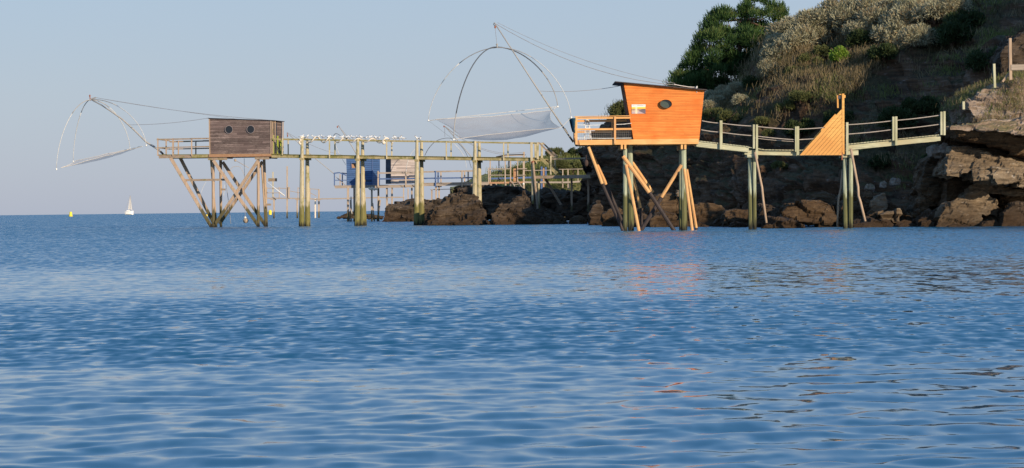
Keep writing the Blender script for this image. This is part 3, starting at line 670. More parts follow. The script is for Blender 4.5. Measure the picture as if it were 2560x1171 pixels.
# oval window, set into the wall
wc = o_(1664.5, 260.5); rx, rz = S(14.2, DO), S(10.2, DO)
fr = MB(); n = 28; ring = [(math.cos(2 * math.pi * k / n), math.sin(2 * math.pi * k / n)) for k in range(n)]
tilt = -0.10
def ov(c, s, f, y): 
    x = rx * f * c; z = rz * f * s
    return wc + Vector((x * math.cos(tilt) - z * math.sin(tilt), y, x * math.sin(tilt) + z * math.cos(tilt)))
vs = [ov(c, s, 1.0, -0.16) for c, s in ring] + [ov(c, s, 1.06, -0.16) for c, s in ring] + [ov(c, s, 1.06, 0.01) for c, s in ring] + [ov(c, s, 1.0, -0.008) for c, s in ring]
fs = []
for k in range(n):
    j = (k + 1) % n
    fs += [(k, j, n + j, n + k), (n + k, n + j, 2 * n + j, 2 * n + k), (k, 3 * n + k, 3 * n + j, j)]
winp = MB().add(vs, fs).build('window', M['clad_side_shade'], oc)
MB().add([ov(c, s, 0.995, -0.006) for c, s in ring], [tuple(range(n))]).build('pane', M['pane_green'], winp)
# poster: a flat printed board, with a sea-sunset picture under a heading
pz0, pz1 = o_(1579, 261.8, -0.015), o_(1614, 284.5, -0.015)
pw, ph = pz1.x - pz0.x, pz0.z - pz1.z
pm, pnt, pb, _, pL = newmat('printed_poster')
ptc = N(pnt, 'ShaderNodeTexCoord'); psx = N(pnt, 'ShaderNodeSeparateXYZ'); pL.new(ptc.outputs['Generated'], psx.inputs[0])
pu, pv = psx.outputs[0], psx.outputs[2]
vcol = ramp(pnt, pv, [(0.0, (0.55, 0.36, 0.30)), (0.16, (0.42, 0.34, 0.38)), (0.28, (0.60, 0.40, 0.26)), (0.48, (0.22, 0.15, 0.15)), (0.53, (0.85, 0.42, 0.04)), (0.70, (0.95, 0.62, 0.10)), (0.77, (0.80, 0.76, 0.72))])
glow = ramp(pnt, pu, [(0.20, 0.0), (0.34, 0.85), (0.44, 0.0)])
c1_ = mixc(pnt, math_(pnt, 'MULTIPLY', glow, math_(pnt, 'LESS_THAN', pv, 0.76)), vcol, (0.90, 0.74, 0.50))
dk = math_(pnt, 'MULTIPLY', math_(pnt, 'GREATER_THAN', math_(pnt, 'ADD', pu, math_(pnt, 'MULTIPLY', math_(pnt, 'ABSOLUTE', math_(pnt, 'SUBTRACT', pv, 0.30)), -1.5)), 0.48), math_(pnt, 'LESS_THAN', pv, 0.50))
c2_ = mixc(pnt, math_(pnt, 'MULTIPLY', dk, 0.85), c1_, (0.07, 0.06, 0.10))
pL.new(c2_, pb.inputs['Base Color']); pb.inputs['Roughness'].default_value = 0.45
pc = (pz0 + pz1) / 2
po = MB().box(pc, (pw, 0.012, ph)).build('poster', pm, None, origin=pc)
tag(po, 'small printed sign with a sunset picture and heading, fixed on the orange cabin wall', 'sign')
def lettering(txt, name, width, center, mat, parent, h=None):
    cu = bpy.data.curves.new(name, 'FONT'); cu.body = txt; cu.align_x = 'CENTER'; cu.align_y = 'CENTER'; cu.size = 1; cu.extrude = 0.0
    t = bpy.data.objects.new(name + '_t', cu); col.objects.link(t); bpy.context.view_layer.update()
    me = bpy.data.meshes.new_from_object(t.evaluated_get(bpy.context.evaluated_depsgraph_get())); k = width / max(0.01, t.dimensions.x); hh = t.dimensions.y
    kz = k if h is None else h / max(0.01, hh)
    bpy.data.objects.remove(t); me.name = name
    for v in me.vertices: v.co = Vector((v.co.x * k, 0, v.co.y * kz)) + center - root_pos(parent)
    me.materials.clear(); me.materials.append(mat); o = bpy.data.objects.new(name, me); col.objects.link(o); o.parent = parent
ink = plain('blue_grey_ink', (0.10, 0.14, 0.20))
lettering('JOLLY', 'lettering', pw * 0.26, pc + Vector((-pw * 0.31, -0.009, ph * 0.385)), ink, po, h=ph * 0.105)
lettering('DIVERPENTE', 'lettering', pw * 0.58, pc + Vector((pw * 0.16, -0.009, ph * 0.385)), ink, po, h=ph * 0.105)
# platform
MB().prism([o_(1447, 350.5, -0.10), o_(1746, 347.5, -0.10), o_(1746, 360.5, -0.10), o_(1449, 363, -0.10)], (0, 0.07, 0)).build('front_beam', M['new_pine'], oc)
MB().prism([o_(1447, 350.5, dep + 0.1), o_(1746, 347.5, dep + 0.1), o_(1746, 360.5, dep + 0.1), o_(1449, 363, dep + 0.1)], (0, 0.07, 0)).build('rear_beam', M['new_pine'], oc)
MB().prism([o_(1445, 350.8, -0.02), o_(1745, 347.8, -0.02), o_(1745, 350, -0.02), o_(1446, 353, -0.02)], (0, dep + 0.1, 0)).build('deck', M['rust_plank'], oc)
jo = MB()
for k in range(9): 
    x = 1452 + k * 36
    jo.prism([o_(x, 353.5, -0.02), o_(x + 3, 353.5, -0.02), o_(x + 3, 361, -0.02), o_(x, 361, -0.02)], (0, dep + 0.1, 0))
jo.build('joist', M['new_pine'], oc)
MB().prism([o_(1438, 352, -0.08), o_(1447, 351, -0.08), o_(1447, 363.5, -0.08), o_(1442, 362, -0.08)], (0, dep + 0.25, 0)).build('end_fascia', M['rust_plank'], oc)
# railing
def rail_post(px, y0, y1, dy, wpx=5.5, D=DO, mat='new_pine_v', par=None):
    MB().beam(o_(px, y1, dy, D), o_(px, y0, dy, D), S(wpx, D)).build('railing_post', M[mat], par or oc)
rail_post(1440.5, 292, 362, -0.17, 5.5); rail_post(1537, 292.5, 360, -0.17, 5.0)
rail_post(1440.5, 294, 352, dep + 0.1, 5.5); rail_post(1537, 294, 352, dep + 0.1, 5.5)
def hbar(name, a, b, hpx, mat, par, dy=0.0, D=DO, th=0.06, label=None):
    p, q = o_(a[0], a[1], dy, D), o_(b[0], b[1], dy, D); hh = S(hpx, D)
    z = Vector((0, 0, hh / 2))
    return MB().prism([p - z, q - z, q + z, p + z], (0, th, 0)).build(name, M[mat], par, label=label)
hbar('top_rail', (1436, 292.3), (1576, 290.3), 1.6, 'new_pine', oc, -0.24, th=0.16)
hbar('top_rail', (1443, 296), (1576, 295), 4.6, 'new_pine', oc, -0.16, th=0.05)
hbar('middle_rail', (1443, 324.5), (1580, 323), 4.8, 'new_pine', oc, -0.16, th=0.05)
hbar('top_rail', (1436, 298), (1574, 297), 5.5, 'new_pine', oc, dep + 0.08, th=0.05)
hbar('middle_rail', (1438, 326.5), (1578, 325.5), 4.8, 'new_pine', oc, dep + 0.08, th=0.05)
for nm, yy, hh in (('end_rail', 297.5, 6.5), ('end_rail', 325, 5)):
    p = o_(1437.5, yy, -0.1); MB().prism([p, p + Vector((0, dep + 0.1, 0)), p + Vector((0, dep + 0.1, -S(hh, DO))), p + Vector((0, 0, -S(hh, DO)))], (0.04, 0, 0)).build(nm, M['new_pine'], oc)
MB().prism([o_(1436.5, 300, 0.9), o_(1436.5, 300, dep), o_(1436.5, 350, dep), o_(1436.5, 350, 0.9)], (0.03, 0, 0)).build('end_board', M['rust_plank'], oc)
wm = MB()
for k in range(27): wm.beam(o_(1444 + k * 4.9, 327, -0.09), o_(1444 + k * 4.9, 350, -0.09), 0.007)
for k in range(6): wm.beam(o_(1443, 328.5 + k * 4.2, -0.085), o_(1578, 328 + k * 4.2, -0.085), 0.007)
wm.build('wire_mesh', M['wire'], oc)
wm = MB()
for k in range(10): wm.beam(o_(1540 + k * 4.6, 311, dep + 0.05), o_(1540 + k * 4.6, 350, dep + 0.05), 0.008)
for k in range(8): wm.beam(o_(1538, 311 + k * 5, dep + 0.055), o_(1580, 310 + k * 5, dep + 0.055), 0.008)
wm.build('wire_mesh', M['wire'], oc)
for a, b in (((1443, 313), (1500, 313.5)), ((1540, 312), (1578, 309)), ((1443, 346), (1578, 346))):
    MB().tube([o_(a[0], a[1], -0.2), o_((a[0] + b[0]) / 2, (a[1] + b[1]) / 2 + 0.8, -0.2), o_(b[0], b[1], -0.2)], 0.014, 5).build('guard_wire', M['white'], oc)
# piles, crossbeams, struts
zf = 584
MB().tube([P(1563, zf, DO + 0.15), P(1562.5, 372, DO + 0.15)], S(5.6, DO), 8, S(5.2, DO)).build('pile', M['concrete_pile'], oc)
MB().tube([P(1577.5, zf, DO + 0.95), P(1575, 364, DO + 0.95)], S(7.6, DO), 8, S(6.6, DO)).build('pile', M['concrete_pile'], oc)
MB().tube([P(1710.7, zf, DO + 0.15), P(1708.5, 372, DO + 0.15)], S(7.6, DO), 8, S(7.0, DO)).build('pile', M['concrete_pile'], oc)
MB().tube([P(1703.8, zf, DO + 1.9), P(1702.5, 364, DO + 1.9)], S(6.2, DO), 8, S(5.4, DO)).build('pile', M['concrete_pile'], oc)
for x in (1554.5, 1563, 1704.5, 1713):
    MB().prism([o_(x - 2.6, 362, -0.12), o_(x + 2.6, 362, -0.12), o_(x + 2.6, 373.5, -0.12), o_(x - 2.6, 373.5, -0.12)], (0, dep + 0.3, 0)).build('crossbeam', M['new_pine'], oc)
def pole(name, a, b, wpx, mat, par, dya=0.0, dyb=None, D=DO, sides=8, w1=None, label=None):
    dyb = dya if dyb is None else dyb
    return MB().tube([P(a[0], a[1], D + dya), P(b[0], b[1], D + dyb)], S(wpx / 2, D), sides, S((w1 or wpx) / 2, D)).build(name, M[mat], par, smooth=False, label=label)
pole('strut', (1471, 368), (1505.5, 460), 8, 'new_pine_v', oc, 0.05, -0.05)
pole('strut', (1504.5, 457), (1559, 581), 8, 'burnt', oc, 0.12, 0.1, label='blackened lower half of the left strut')
pole('strut', (1469, 362), (1515.5, 462), 8.5, 'new_pine_v', oc, 2.2, 2.2)
pole('strut', (1516, 461), (1567, 581), 8, 'burnt', oc, 2.35, 2.3, label='blackened lower half of the rear left strut')
pole('strut', (1557.5, 391), (1623, 482), 10, 'new_pine_v', oc, -0.25, -0.35)
pole('strut', (1621, 478), (1688, 581), 10, 'burnt', oc, -0.2, -0.2, label='blackened lower half of the crossing strut')
pole('strut', (1577, 402), (1632, 482), 9, 'new_pine_v', oc, 1.9, 1.9)
pole('strut', (1703.5, 413), (1654, 493), 8.5, 'new_pine_v', oc, 0.0, 0.25)
pole('strut', (1657, 489), (1600, 581), 10, 'burnt', oc, 0.3, 0.2, label='blackened lower half of the rising strut')
pole('strut', (1565, 413), (1598, 581), 8, 'new_pine_v', oc, -0.30, -1.2)
pole('strut', (1580, 430), (1601, 520), 8, 'new_pine_v', oc, 2.2, 2.8)
pole('strut', (1601, 518), (1606, 581), 7.5, 'burnt', oc, 2.85, 3.0)
pole('strut', (1711, 423), (1731, 579), 7.6, 'new_pine_v', oc, -0.30, -1.0)
pole('strut', (1716.5, 424), (1741, 573), 7.6, 'new_pine_v', oc, 0.5, 1.4)
pole('strut_foot', (1740, 568), (1742, 581), 8, 'burnt', oc, 1.38, 1.4)
# stepladder on the deck
sdl = thing('stepladder', 'white folding stepladder with rope on top, standing on the orange cabin deck', 'ladder', o_(1470, 351, 0.6))
for a, b, dy in (((1466.5, 305), (1461, 351), 0.35), ((1473.5, 305), (1480, 351), 0.35), ((1467, 305), (1462.5, 350), 1.1), ((1472.5, 305), (1478, 350), 1.1)):
    MB().beam(o_(a[0], a[1], 0.6), o_(b[0], b[1], dy), S(1.9, DO)).build('leg', M['aluminium'], sdl)
for k in range(4):
    y = 310 + k * 10; hw = 4.3 + k * 1.4
    MB().beam(o_(1470 - hw, y, 0.55 - k * 0.04), o_(1470 + hw, y, 0.55 - k * 0.04), S(1.6, DO), 0.08).build('tread', M['aluminium'], sdl)
MB().tube([o_(1460, 311, 0.4), o_(1464, 303, 0.4), o_(1467, 299, 0.4), o_(1472, 300, 0.5), o_(1474, 305, 0.5), o_(1468, 306, 0.4), o_(1465, 301, 0.5), o_(1470, 298, 0.6)], 0.025, 5).build('rope_coil', M['rope'], sdl)
# teal net hung at the end of the deck
tn = MB(); pts = [[(1421, 296), (1440, 297)], [(1424, 308), (1437, 310)], [(1427, 320), (1436, 322)], [(1430, 330), (1436, 334)]]
vv = [];
for r in pts:
    for k in range(5):
        f = k / 4; vv.append(o_(r[0][0] + (r[1][0] - r[0][0]) * f, r[0][1] + (r[1][1] - r[0][1]) * f, -0.3 + 0.25 * math.sin(k * 1.8)))
vv += [v + Vector((0.02, 0.03, 0)) for v in vv]
ff = [(r * 5 + k, r * 5 + k + 1, r * 5 + k + 6, r * 5 + k + 5) for r in range(3) for k in range(4)]
tn.add(vv, ff + [tuple(i + 20 for i in f[::-1]) for f in ff])
tag(tn.build('hung_net', M['green_net'], None, origin=o_(1430, 300)), 'bunched teal netting hung at the left end of the orange cabin rail', 'net')

def om_(px, py, dy=0.0): return P(px, py, DO + dy)
# boom of the orange cabin
def sag(p, q, s, n=14): return [p.lerp(q, k / n) + Vector((0, 0, -s * 4 * (k / n) * (1 - k / n))) for k in range(n + 1)]
bo = thing('net_boom', 'long pale lifting boom leaning out from the orange cabin deck', 'boom', om_(1433, 356, 1.0))
MB().tube([om_(1433, 356, 1.0), om_(1340, 217, 0.6), om_(1236, 57, 0.2)], S(2.0, DO), 8, S(1.4, DO)).build('mast', M['steel'], bo, smooth=True)
for a, b in (((1433, 355), (1424, 342)), ((1418, 333), (1411, 322))):
    pole('rubber_sleeve', a, b, 5.0, 'black_rubber', bo, 1.0, 0.95)
MB().ball(om_(1238, 68, 0.2), S(3.2, DO), 10, 6, (0.8, 0.5, 1.2)).build('pulley', M['rust'], bo)
MB().tube([om_(1235.5, 57, 0.2), om_(1234, 62, 0.2), om_(1238, 66, 0.2)], 0.02, 5).build('hook', M['steel_dark'], bo)
for a, b, s_, r_ in (((1238, 59), (1690, 213), 0.55, 0.013), ((1244, 57), (1688, 209), 0.35, 0.009), ((1350, 228), (1556, 214), 0.12, 0.012)):
    MB().tube(sag(om_(a[0], a[1], 0.2), om_(b[0], b[1], 0.8), s_), r_, 4).build('cable', M['cable'], bo)

def hoop(tipa, apex, tipb, r, mats, par, power=2.0, n=34, cut=(0.3, 0.7)):
    # bent pole from tip to tip through the apex; the ends are slimmer and paler
    A, B_, C_ = tipa, apex, tipb; pts = []
    for k in range(n + 1):
        t = k / n
        if t < 0.5:
            u = t / 0.5; base = A.lerp(B_, u); h = B_.z - A.z
            z = A.z + h * math.sin(u * math.pi / 2) ** 1.0 if h > 0 else base.z
            x = A.x + (B_.x - A.x) * (1 - math.cos(u * math.pi / 2)) ** 0.85; y = A.y + (B_.y - A.y) * (1 - math.cos(u * math.pi / 2)) ** 0.85
        else:
            u = (1 - t) / 0.5; h = B_.z - C_.z; z = C_.z + h * math.sin(u * math.pi / 2)
            x = C_.x + (B_.x - C_.x) * (1 - math.cos(u * math.pi / 2)) ** 0.85; y = C_.y + (B_.y - C_.y) * (1 - math.cos(u * math.pi / 2)) ** 0.85
        pts.append(Vector((x, y, z)))
    i0, i1 = int(n * cut[0]), int(n * cut[1])
    h1 = MB().tube(pts[:i0 + 1], r * 0.6, 6, r).build('hoop_end', M[mats[0]], par, smooth=True)
    MB().tube(pts[i0:i1 + 1], r, 6, r).build('hoop', M[mats[1]], par, smooth=True)
    MB().tube(pts[i1:], r, 6, r * 0.6).build('hoop_end', M[mats[0]], par, smooth=True)
def net_sheet(corners, inset, sagz, n=22, seed=0, curve=0.10):
    # four corners in order; the edges curve in towards the middle and the belly hangs
    a, b, c, d = corners; cen = (a + b + c + d) / 4; V = []
    for i in range(n + 1):
        for j in range(n + 1):
            u, v = i / n, j / n
            p = (a.lerp(b, u)).lerp(d.lerp(c, u), v)
            eu = 4 * u * (1 - u); ev = 4 * v * (1 - v)
            p = p + (cen - p) * (curve * (eu * (1 - ev) + ev * (1 - eu)) + inset)
            belly = (eu * ev) ** 0.6
            p = p + Vector((0, 0, -sagz * belly - 0.04 * noise.noise(p * 1.5 + Vector((seed, 0, 0)))))
            V.append(p)
    f = [(i * (n + 1) + j, i * (n + 1) + j + 1, (i + 1) * (n + 1) + j + 1, (i + 1) * (n + 1) + j) for i in range(n) for j in range(n)]
    m = MB(); m.v = V; m.f = f
    edge = [V[i * (n + 1)] for i in range(n + 1)] + [V[n * (n + 1) + j] for j in range(n + 1)] + [V[i * (n + 1) + n] for i in range(n, -1, -1)] + [V[j] for j in range(n, -1, -1)]
    return m, edge
ln = thing('lift_net', 'large pale square lift net hanging level from four bent poles beside the orange cabin', 'lift net', om_(1242, 120, 0.2))
tA, tE, tF, tG = om_(1071, 302, 1.6), om_(1394, 267, 2.6), om_(1428, 294, -1.2), om_(1134, 349.5, -2.0)
ap = om_(1242.5, 119.5, 0.2)
hoop(tA, ap, tF, S(1.05, DO), ('steel_light', 'steel'), ln)
hoop(tG, ap + Vector((0, 0, 0.03)), tE, S(1.35, DO), ('steel', 'steel_dark'), ln, cut=(0.10, 0.82))
MB().tube([ap + Vector((0, 0, 0.0)), ap + Vector((0, 0, 0.12))], 0.03, 8).ball(ap + Vector((0, 0, 0.14)), 0.05).build('ring', M['steel'], ln)
MB().tube([ap + Vector((0, 0, 0.15)), om_(1238, 71, 0.2)], 0.010, 4).build('hoist_line', M['cable'], ln)
nsm, edge = net_sheet([tA.lerp(tE, 0.055), tE.lerp(tA, 0.045) + Vector((0, 0, -0.14)), tF.lerp(tG, 0.09) + Vector((0, 0, -0.38)), tG.lerp(tF, 0.05)], 0.0, 0.60, 26, 3)
nsm.build('netting', M['net'], ln, smooth=True)
MB().tube(edge, 0.008, 4).build('net_rope', M['rope'], ln)
for a, b in ((tA, tA.lerp(tE, 0.055)), (tE, tE.lerp(tA, 0.045) + Vector((0, 0, -0.14))), (tF, tF.lerp(tG, 0.09) + Vector((0, 0, -0.38))), (tG, tG.lerp(tF, 0.05)), (tA, tE), (tA, tG)):
    MB().tube([a, b], 0.010, 4).build('corner_line', M['rope'], ln)
for t_ in (tA, tE, tF, tG): MB().ball(t_, 0.05, 8, 5).build('end_knot', M['white'], ln)

# walkway of the orange cabin
wk = thing('footbridge', 'pale greenish footbridge dipping from the orange cabin to the rocky shore', 'walkway', Vector((OR.x + 7, DO + 0.8, 0)))
segs = [((1741, 360.5), (1872, 375), 12.5), ((1862, 381), (1995, 383.5), 11.5), ((1995, 383.5), (2147, 381.8), 12), ((2121, 369.5), (2352, 345.5), 13)]
for i, (a, b, h_) in enumerate(segs):
    for dy in (0.0, 1.05):
        hbar('deck_beam', a, b, h_, 'treated', wk, dy + (0.08 if i in (1, 2) else 0.0) * (1 if dy == 0 else -1) + 0.02 * i, th=0.06)
ds_ = [((1742, 353.4), (1872, 368.4)), ((1868, 369), (1912, 376)), ((1912, 376), (1996, 377)), ((1996, 377), (2120, 374)), ((2118, 362.2), (2352, 338.2))]
for (a, b) in ds_:
    n_ = max(2, int((b[0] - a[0]) / 8)); mb = MB()
    for k in range(n_):
        t0, t1 = k / n_, (k + 0.86) / n_
        p = o_(a[0] + (b[0] - a[0]) * t0, a[1] + (b[1] - a[1]) * t0, -0.05); q = o_(a[0] + (b[0] - a[0]) * t1, a[1] + (b[1] - a[1]) * t1, -0.05)
        mb.prism([p, q, q + Vector((0, 0, 0.035)), p + Vector((0, 0, 0.035))], (0, 1.25, 0))
    mb.build('deck_boards', M['treated'], wk)
for px, y0, y1, wpx in ((1802, 302, 374, 7), (1884, 312, 372, 5), (1891.5, 312, 398, 5.5), (1989, 317, 380, 4.5), (1994, 316.5, 388, 6), (2117, 306.5, 388, 6), (2232.5, 292.5, 352, 5.5), (2239.5, 292, 364, 5.5), (2352.5, 280, 338, 5.5), (2360, 279, 338.5, 5.5)):
    rail_post(px, y0, y1, -0.09, wpx, DO, 'treated_v', wk)
def rline(pts, dy, r=0.014, mat='rope_rail', par=None, name='rope_rail'):
    for a, b in zip(pts[:-1], pts[1:]):
        MB().tube(sag(o_(a[0], a[1], dy), o_(b[0], b[1], dy), 0.02, 5), r, 5).build(name, M[mat], par)
rline([(1755, 302.5), (1802, 308.5), (1886, 316), (1990, 324), (2117, 314)], -0.02, 0.020, 'rope_rail', wk)
rline([(1753, 325), (1802, 331), (1886, 340), (1990, 350), (2117, 340)], -0.02, 0.020, 'rope_rail', wk)
rline([(2117, 312.5), (2235, 302), (2354, 288)], -0.02, 0.020, 'rope_rail', wk)
rline([(2117, 336), (2235, 324), (2354, 310.5)], -0.02, 0.020, 'rope_rail', wk)
rline([(1892, 344), (1990, 353)], 0.9, 0.013, 'rope_rail', wk)
for a, b, w0, w1, dy in (((1876.5, 580), (1874, 372), 10.5, 9.5, 0.25), ((1887, 580), (1885.5, 383), 9.5, 9.0, 0.95), ((2113.5, 580), (2111.5, 388), 11.5, 10.5, 0.25), ((2126.5, 578), (2127, 388), 12, 11, 1.0)):
    MB().tube([P(a[0], a[1], DO + dy), P(b[0], b[1], DO + dy)], S(w0 / 2, DO), 8, S(w1 / 2, DO)).build('pile', M['concrete_pile'], wk)
for x in (1874, 1886, 2112, 2128):
    MB().prism([o_(x - 6, 387, 0.0), o_(x + 6, 387, 0.0), o_(x + 6, 394, 0.0), o_(x - 6, 394, 0.0)], (0, 1.15, 0)).build('crossbeam', M['treated'], wk)
def bent(name, pts, wpx, mat, par, dys, D=DO, w1=None):
    MB().tube([P(p[0], p[1], D + d) for p, d in zip(pts, dys)], S(wpx / 2, D), 7, S((w1 or wpx) / 2, D)).build(name, M[mat], par, smooth=True)
bent('brace', [(1887, 381), (1896, 425), (1905, 470), (1908, 500), (1916, 558)], 6, 'driftwood', wk, [-0.12, -0.2, -0.3, -0.35, -0.5])
bent('brace', [(2106, 424), (2102, 470), (2096, 500), (2093, 568)], 5, 'driftwood', wk, [0.4, 0.5, 0.6, 0.8])
bent('brace', [(2127, 372), (2136, 420), (2145, 468), (2146, 490), (2151, 505), (2163, 554)], 6.5, 'driftwood', wk, [-0.12, -0.2, -0.3, -0.35, -0.4, -0.5])
# gate with diagonal boards
gt = MB().beam(o_(2107, 386, -0.13), o_(2106.5, 235, -0.13), S(6, DO), 0.10).build('gate', M['gate'], wk)
MB().beam(o_(2102, 268, 1.0), o_(2101, 236, 1.0), S(4, DO), 0.08).build('gate_post', M['gate'], gt)
MB().box(o_(2099, 244, -0.05), (S(8, DO), 0.10, S(8, DO))).build('lamp_box', M['slate'], gt)
MB().box(o_(2111, 242, -0.13), (S(3, DO), 0.08, S(7, DO))).box(o_(2101, 236.5, 0.3), (S(5, DO), 0.5, S(2.4, DO))).build('crosspiece', M['gate'], gt)
nb = 10
for k in range(nb):
    # parallel boards rising to the post
    yt0, yt1 = 273 + k * 11.6, 273 + k * 11.6 + 10.6
    sl_ = 1.125     # how far the boards fall to the left, px per px
    def leftend(y):
        x = 2103.5 - (388.5 - y) / sl_; return max(x, 1998)
    p = [(2103.5, yt0), (2103.5, min(yt1, 388.5)), (leftend(yt1), 388.5), (leftend(yt0), 388.5)]
    if k == 0: p = [(2103.5, 273), (2103.5, 283.6), (leftend(283.6), 388.5), (1998, 389)]
    if yt0 >= 388: continue
    MB().prism([o_(x, y, -0.16 - 0.002 * k) for x, y in p], (0, 0.03, 0)).build('board', M['gate'], gt)
MB().prism([o_(x, y, 1.15) for x, y in ((2100, 285), (2096, 283), (2008, 381), (2014, 381))], (0, 0.03, 0)).build('board', M['gate'], gt)
for (x, y) in ((2104, 391),): MB().box(o_(x, y, -0.16), (0.05, 0.04, 0.35)).build('latch', M['rust'], gt)

# ================================================================== LONG PIER AND WEATHERED CABIN
def DL(px): return 175.5 - (px - 400) * 0.0085
RV = Vector((0.28, 1.15, 0))
def lm(px, py, k=0.0): return P(px, py, DL(px) + 1.15 * k)      # a photo pixel measured on a piece k deck-widths back
def l_(px, py, k=0.0, ex=0.0): 
    return P(px, py, DL(px)) + RV * k + Vector((0, ex, 0))
def lprism(name, pts, k, th, mat, par, label=None):
    return MB().prism([l_(x, y, k) for x, y in pts], RV.normalized() * th).build(name, M[mat], par, label=label)
hc = thing('weathered_cabin', 'weathered brown plank cabin with two round windows on slanted stilts', 'fishing hut', Vector((l_(600, 560).x, DL(600) + 1.2, 0)))
lprism('wall', [(522, 297), (677.5, 302.3), (677.5, 386.5), (523.5, 387.5)], 0, 2.4, 'old_clad', hc)
lprism('roof', [(520, 295.2), (684, 300.8), (684, 302.4), (520, 297)], -0.06, 2.5, 'roof_dark', hc)
lprism('corner_board', [(522, 297), (524.5, 297), (526, 387), (523.5, 387)], -0.03, 0.04, 'old_v', hc)
lprism('corner_board', [(676, 302), (679, 302), (679, 387), (676, 387)], -0.03, 0.04, 'old_v', hc)
for cxp, cyp in ((572.8, 324.4), (627.0, 324.0)):
    c = l_(cxp, cyp, -0.03); r1, r0 = S(10.3, 174), S(9.3, 174); n = 24
    rg = [(math.cos(2 * math.pi * k / n), math.sin(2 * math.pi * k / n)) for k in range(n)]
    vs = []
    for rr, yy in ((r0, -0.03), (r1, -0.03), (r1, 0.03), (r0, 0.02)):
        vs += [c + Vector((rr * a, yy - rr * a * 0 + rr * a * (-0.24), rr * b_)) for a, b_ in rg]
    fs = []
    for k in range(n):
        j = (k + 1) % n; fs += [(k, j, n + j, n + k), (n + k, n + j, 2 * n + j, 2 * n + k), (k, 3 * n + k, 3 * n + j, j)]
    wf = MB().add(vs, fs).build('round_window', M['rim'], hc)
    MB().add([c + Vector((r0 * a, 0.012 - r0 * a * 0.24, r0 * b_)) for a, b_ in rg], [tuple(range(n))]).build('pane', M['pane_dark'], wf)
# porch side at the right end
M['moss_board'] = wood('mossy_green_board', (0.20, 0.24, 0.03), (0.34, 0.38, 0.05), 'z')
for x, k in ((682, 0.15), (687.5, 0.5), (707.5, 2.05)):
    MB().beam(lm(x, 388, k), lm(x, 303, k), S(2.6, 174)).build('porch_post', M['old_v'], hc)
def side_panel(name, x0, x1, y0, y1, mat, label=None):
    k0, k1 = (x0 - 678) / 15.0, (x1 - 678) / 15.0
    pts = [lm(x0, y1, k0), lm(x1, y1, k1), lm(x1, y0, k1), lm(x0, y0, k0)]
    MB().prism([p + Vector((0.03, 0, 0)) for p in pts], (0.03, 0, 0)).build(name, M[mat], hc, label=label)
side_panel('door', 683.5, 690, 308, 387, 'slate', 'dark doorway in the side wall')
for x, y0 in ((680, 338), (691, 340), (699, 352)): side_panel('mossy_board', x, x + 3.4, y0, 387, 'moss_board')
MB().beam(lm(690, 362, 0.6), lm(697, 386, 0.6), S(2, 174)).build('leaning_pole', M['steel_dark'], hc)
MB().beam(lm(701, 366, 0.8), lm(708, 386, 0.8), S(2, 174)).build('leaning_pole', M['steel_dark'], hc)
# platform
lprism('front_beam', [(396.5, 388), (480, 386.5), (480, 395), (398, 396.5)], -0.03, 0.07, 'old_h', hc)
lprism('front_beam', [(480, 386.5), (524, 386), (524, 394), (480, 395)], -0.05, 0.07, 'pier_h', hc)
lprism('sill_beam', [(523, 386.3), (679, 385.3), (679, 391.5), (523, 393.5)], -0.10, 0.08, 'rust_plank', hc)
lprism('rear_beam', [(397, 388), (679, 386), (679, 392), (398, 396)], 2.05, 0.07, 'old_h', hc)
lprism('deck', [(396.5, 386.8), (700, 384.8), (700, 386), (396.5, 388)], -0.05, 2.5, 'deck_edge', hc)
for x, k in ((395.5, 0), (433, 0), (480, 0), (402.5, 0.9), (410, 1.6), (416.5, 2.0), (460, 2.05), (518, 2.05)):
    MB().beam(l_(x, 390, k - 0.06), l_(x, 346 + (4 if k > 0.5 else 0), k - 0.06), S(3.0, 175)).build('railing_post', M['old_v'], hc)
for k, dy in ((-0.1, 0), (2.0, 3.5)):
    lprism('top_rail', [(393, 347.5 + dy), (478, 346 + dy), (478, 349.2 + dy), (393, 351.2 + dy)], k, 0.07, 'old_h', hc)
    lprism('top_rail', [(478, 345.5 + dy), (523, 345 + dy), (523, 348.6 + dy), (478, 349 + dy)], k - 0.02, 0.07, 'old_h', hc)
    lprism('middle_rail', [(394, 368.5 + dy / 2), (523, 365.3 + dy / 2), (523, 368.5 + dy / 2), (394, 371 + dy / 2)], k + 0.015, 0.07, 'old_h', hc)
for yy in (349, 370):
    MB().beam(l_(394.5, yy, 0.0), l_(394.5, yy + 1.5, 1.9), 0.07, 0.10).build('end_rail', M['old_h'], hc)
# stilts
def lpole(name, a, b, wpx, mat, par, k=0.0, k2=None, w1=None, sq=False):
    k2 = k if k2 is None else k2
    if sq: m = MB().beam(lm(a[0], a[1], k), lm(b[0], b[1], k2), S(wpx, 174), S(wpx, 174), S(w1 or wpx, 174), S(w1 or wpx, 174))
    else: m = MB().tube([lm(a[0], a[1], k), lm(b[0], b[1], k2)], S(wpx / 2, 174), 8, S((w1 or wpx) / 2, 174))
    return m.build(name, M[mat], par)
lpole('strut', (427, 396), (531, 572), 7.8, 'old_v', hc, 0.05, sq=True)
lpole('strut', (451, 396), (534, 558), 7.8, 'old_v', hc, 1.9, sq=True)
lpole('pile', (532.8, 394), (533.5, 572), 7.2, 'old_v', hc, 0.2, w1=8.5)
lpole('pile', (527, 396), (541, 572), 5, 'old_v', hc, 0.9, w1=6)
lpole('pile', (551.5, 396), (552.5, 572), 7.6, 'old_v', hc, 1.9, w1=6.6)
lpole('brace', (533.6, 402), (646.5, 566), 7.6, 'old_v', hc, 0.0, sq=True)
lpole('brace', (646, 401), (540, 558), 7.6, 'old_v', hc, 0.12, sq=True)
lpole('brace', (557, 406), (666, 568), 7.6, 'old_v', hc, 1.8, sq=True)
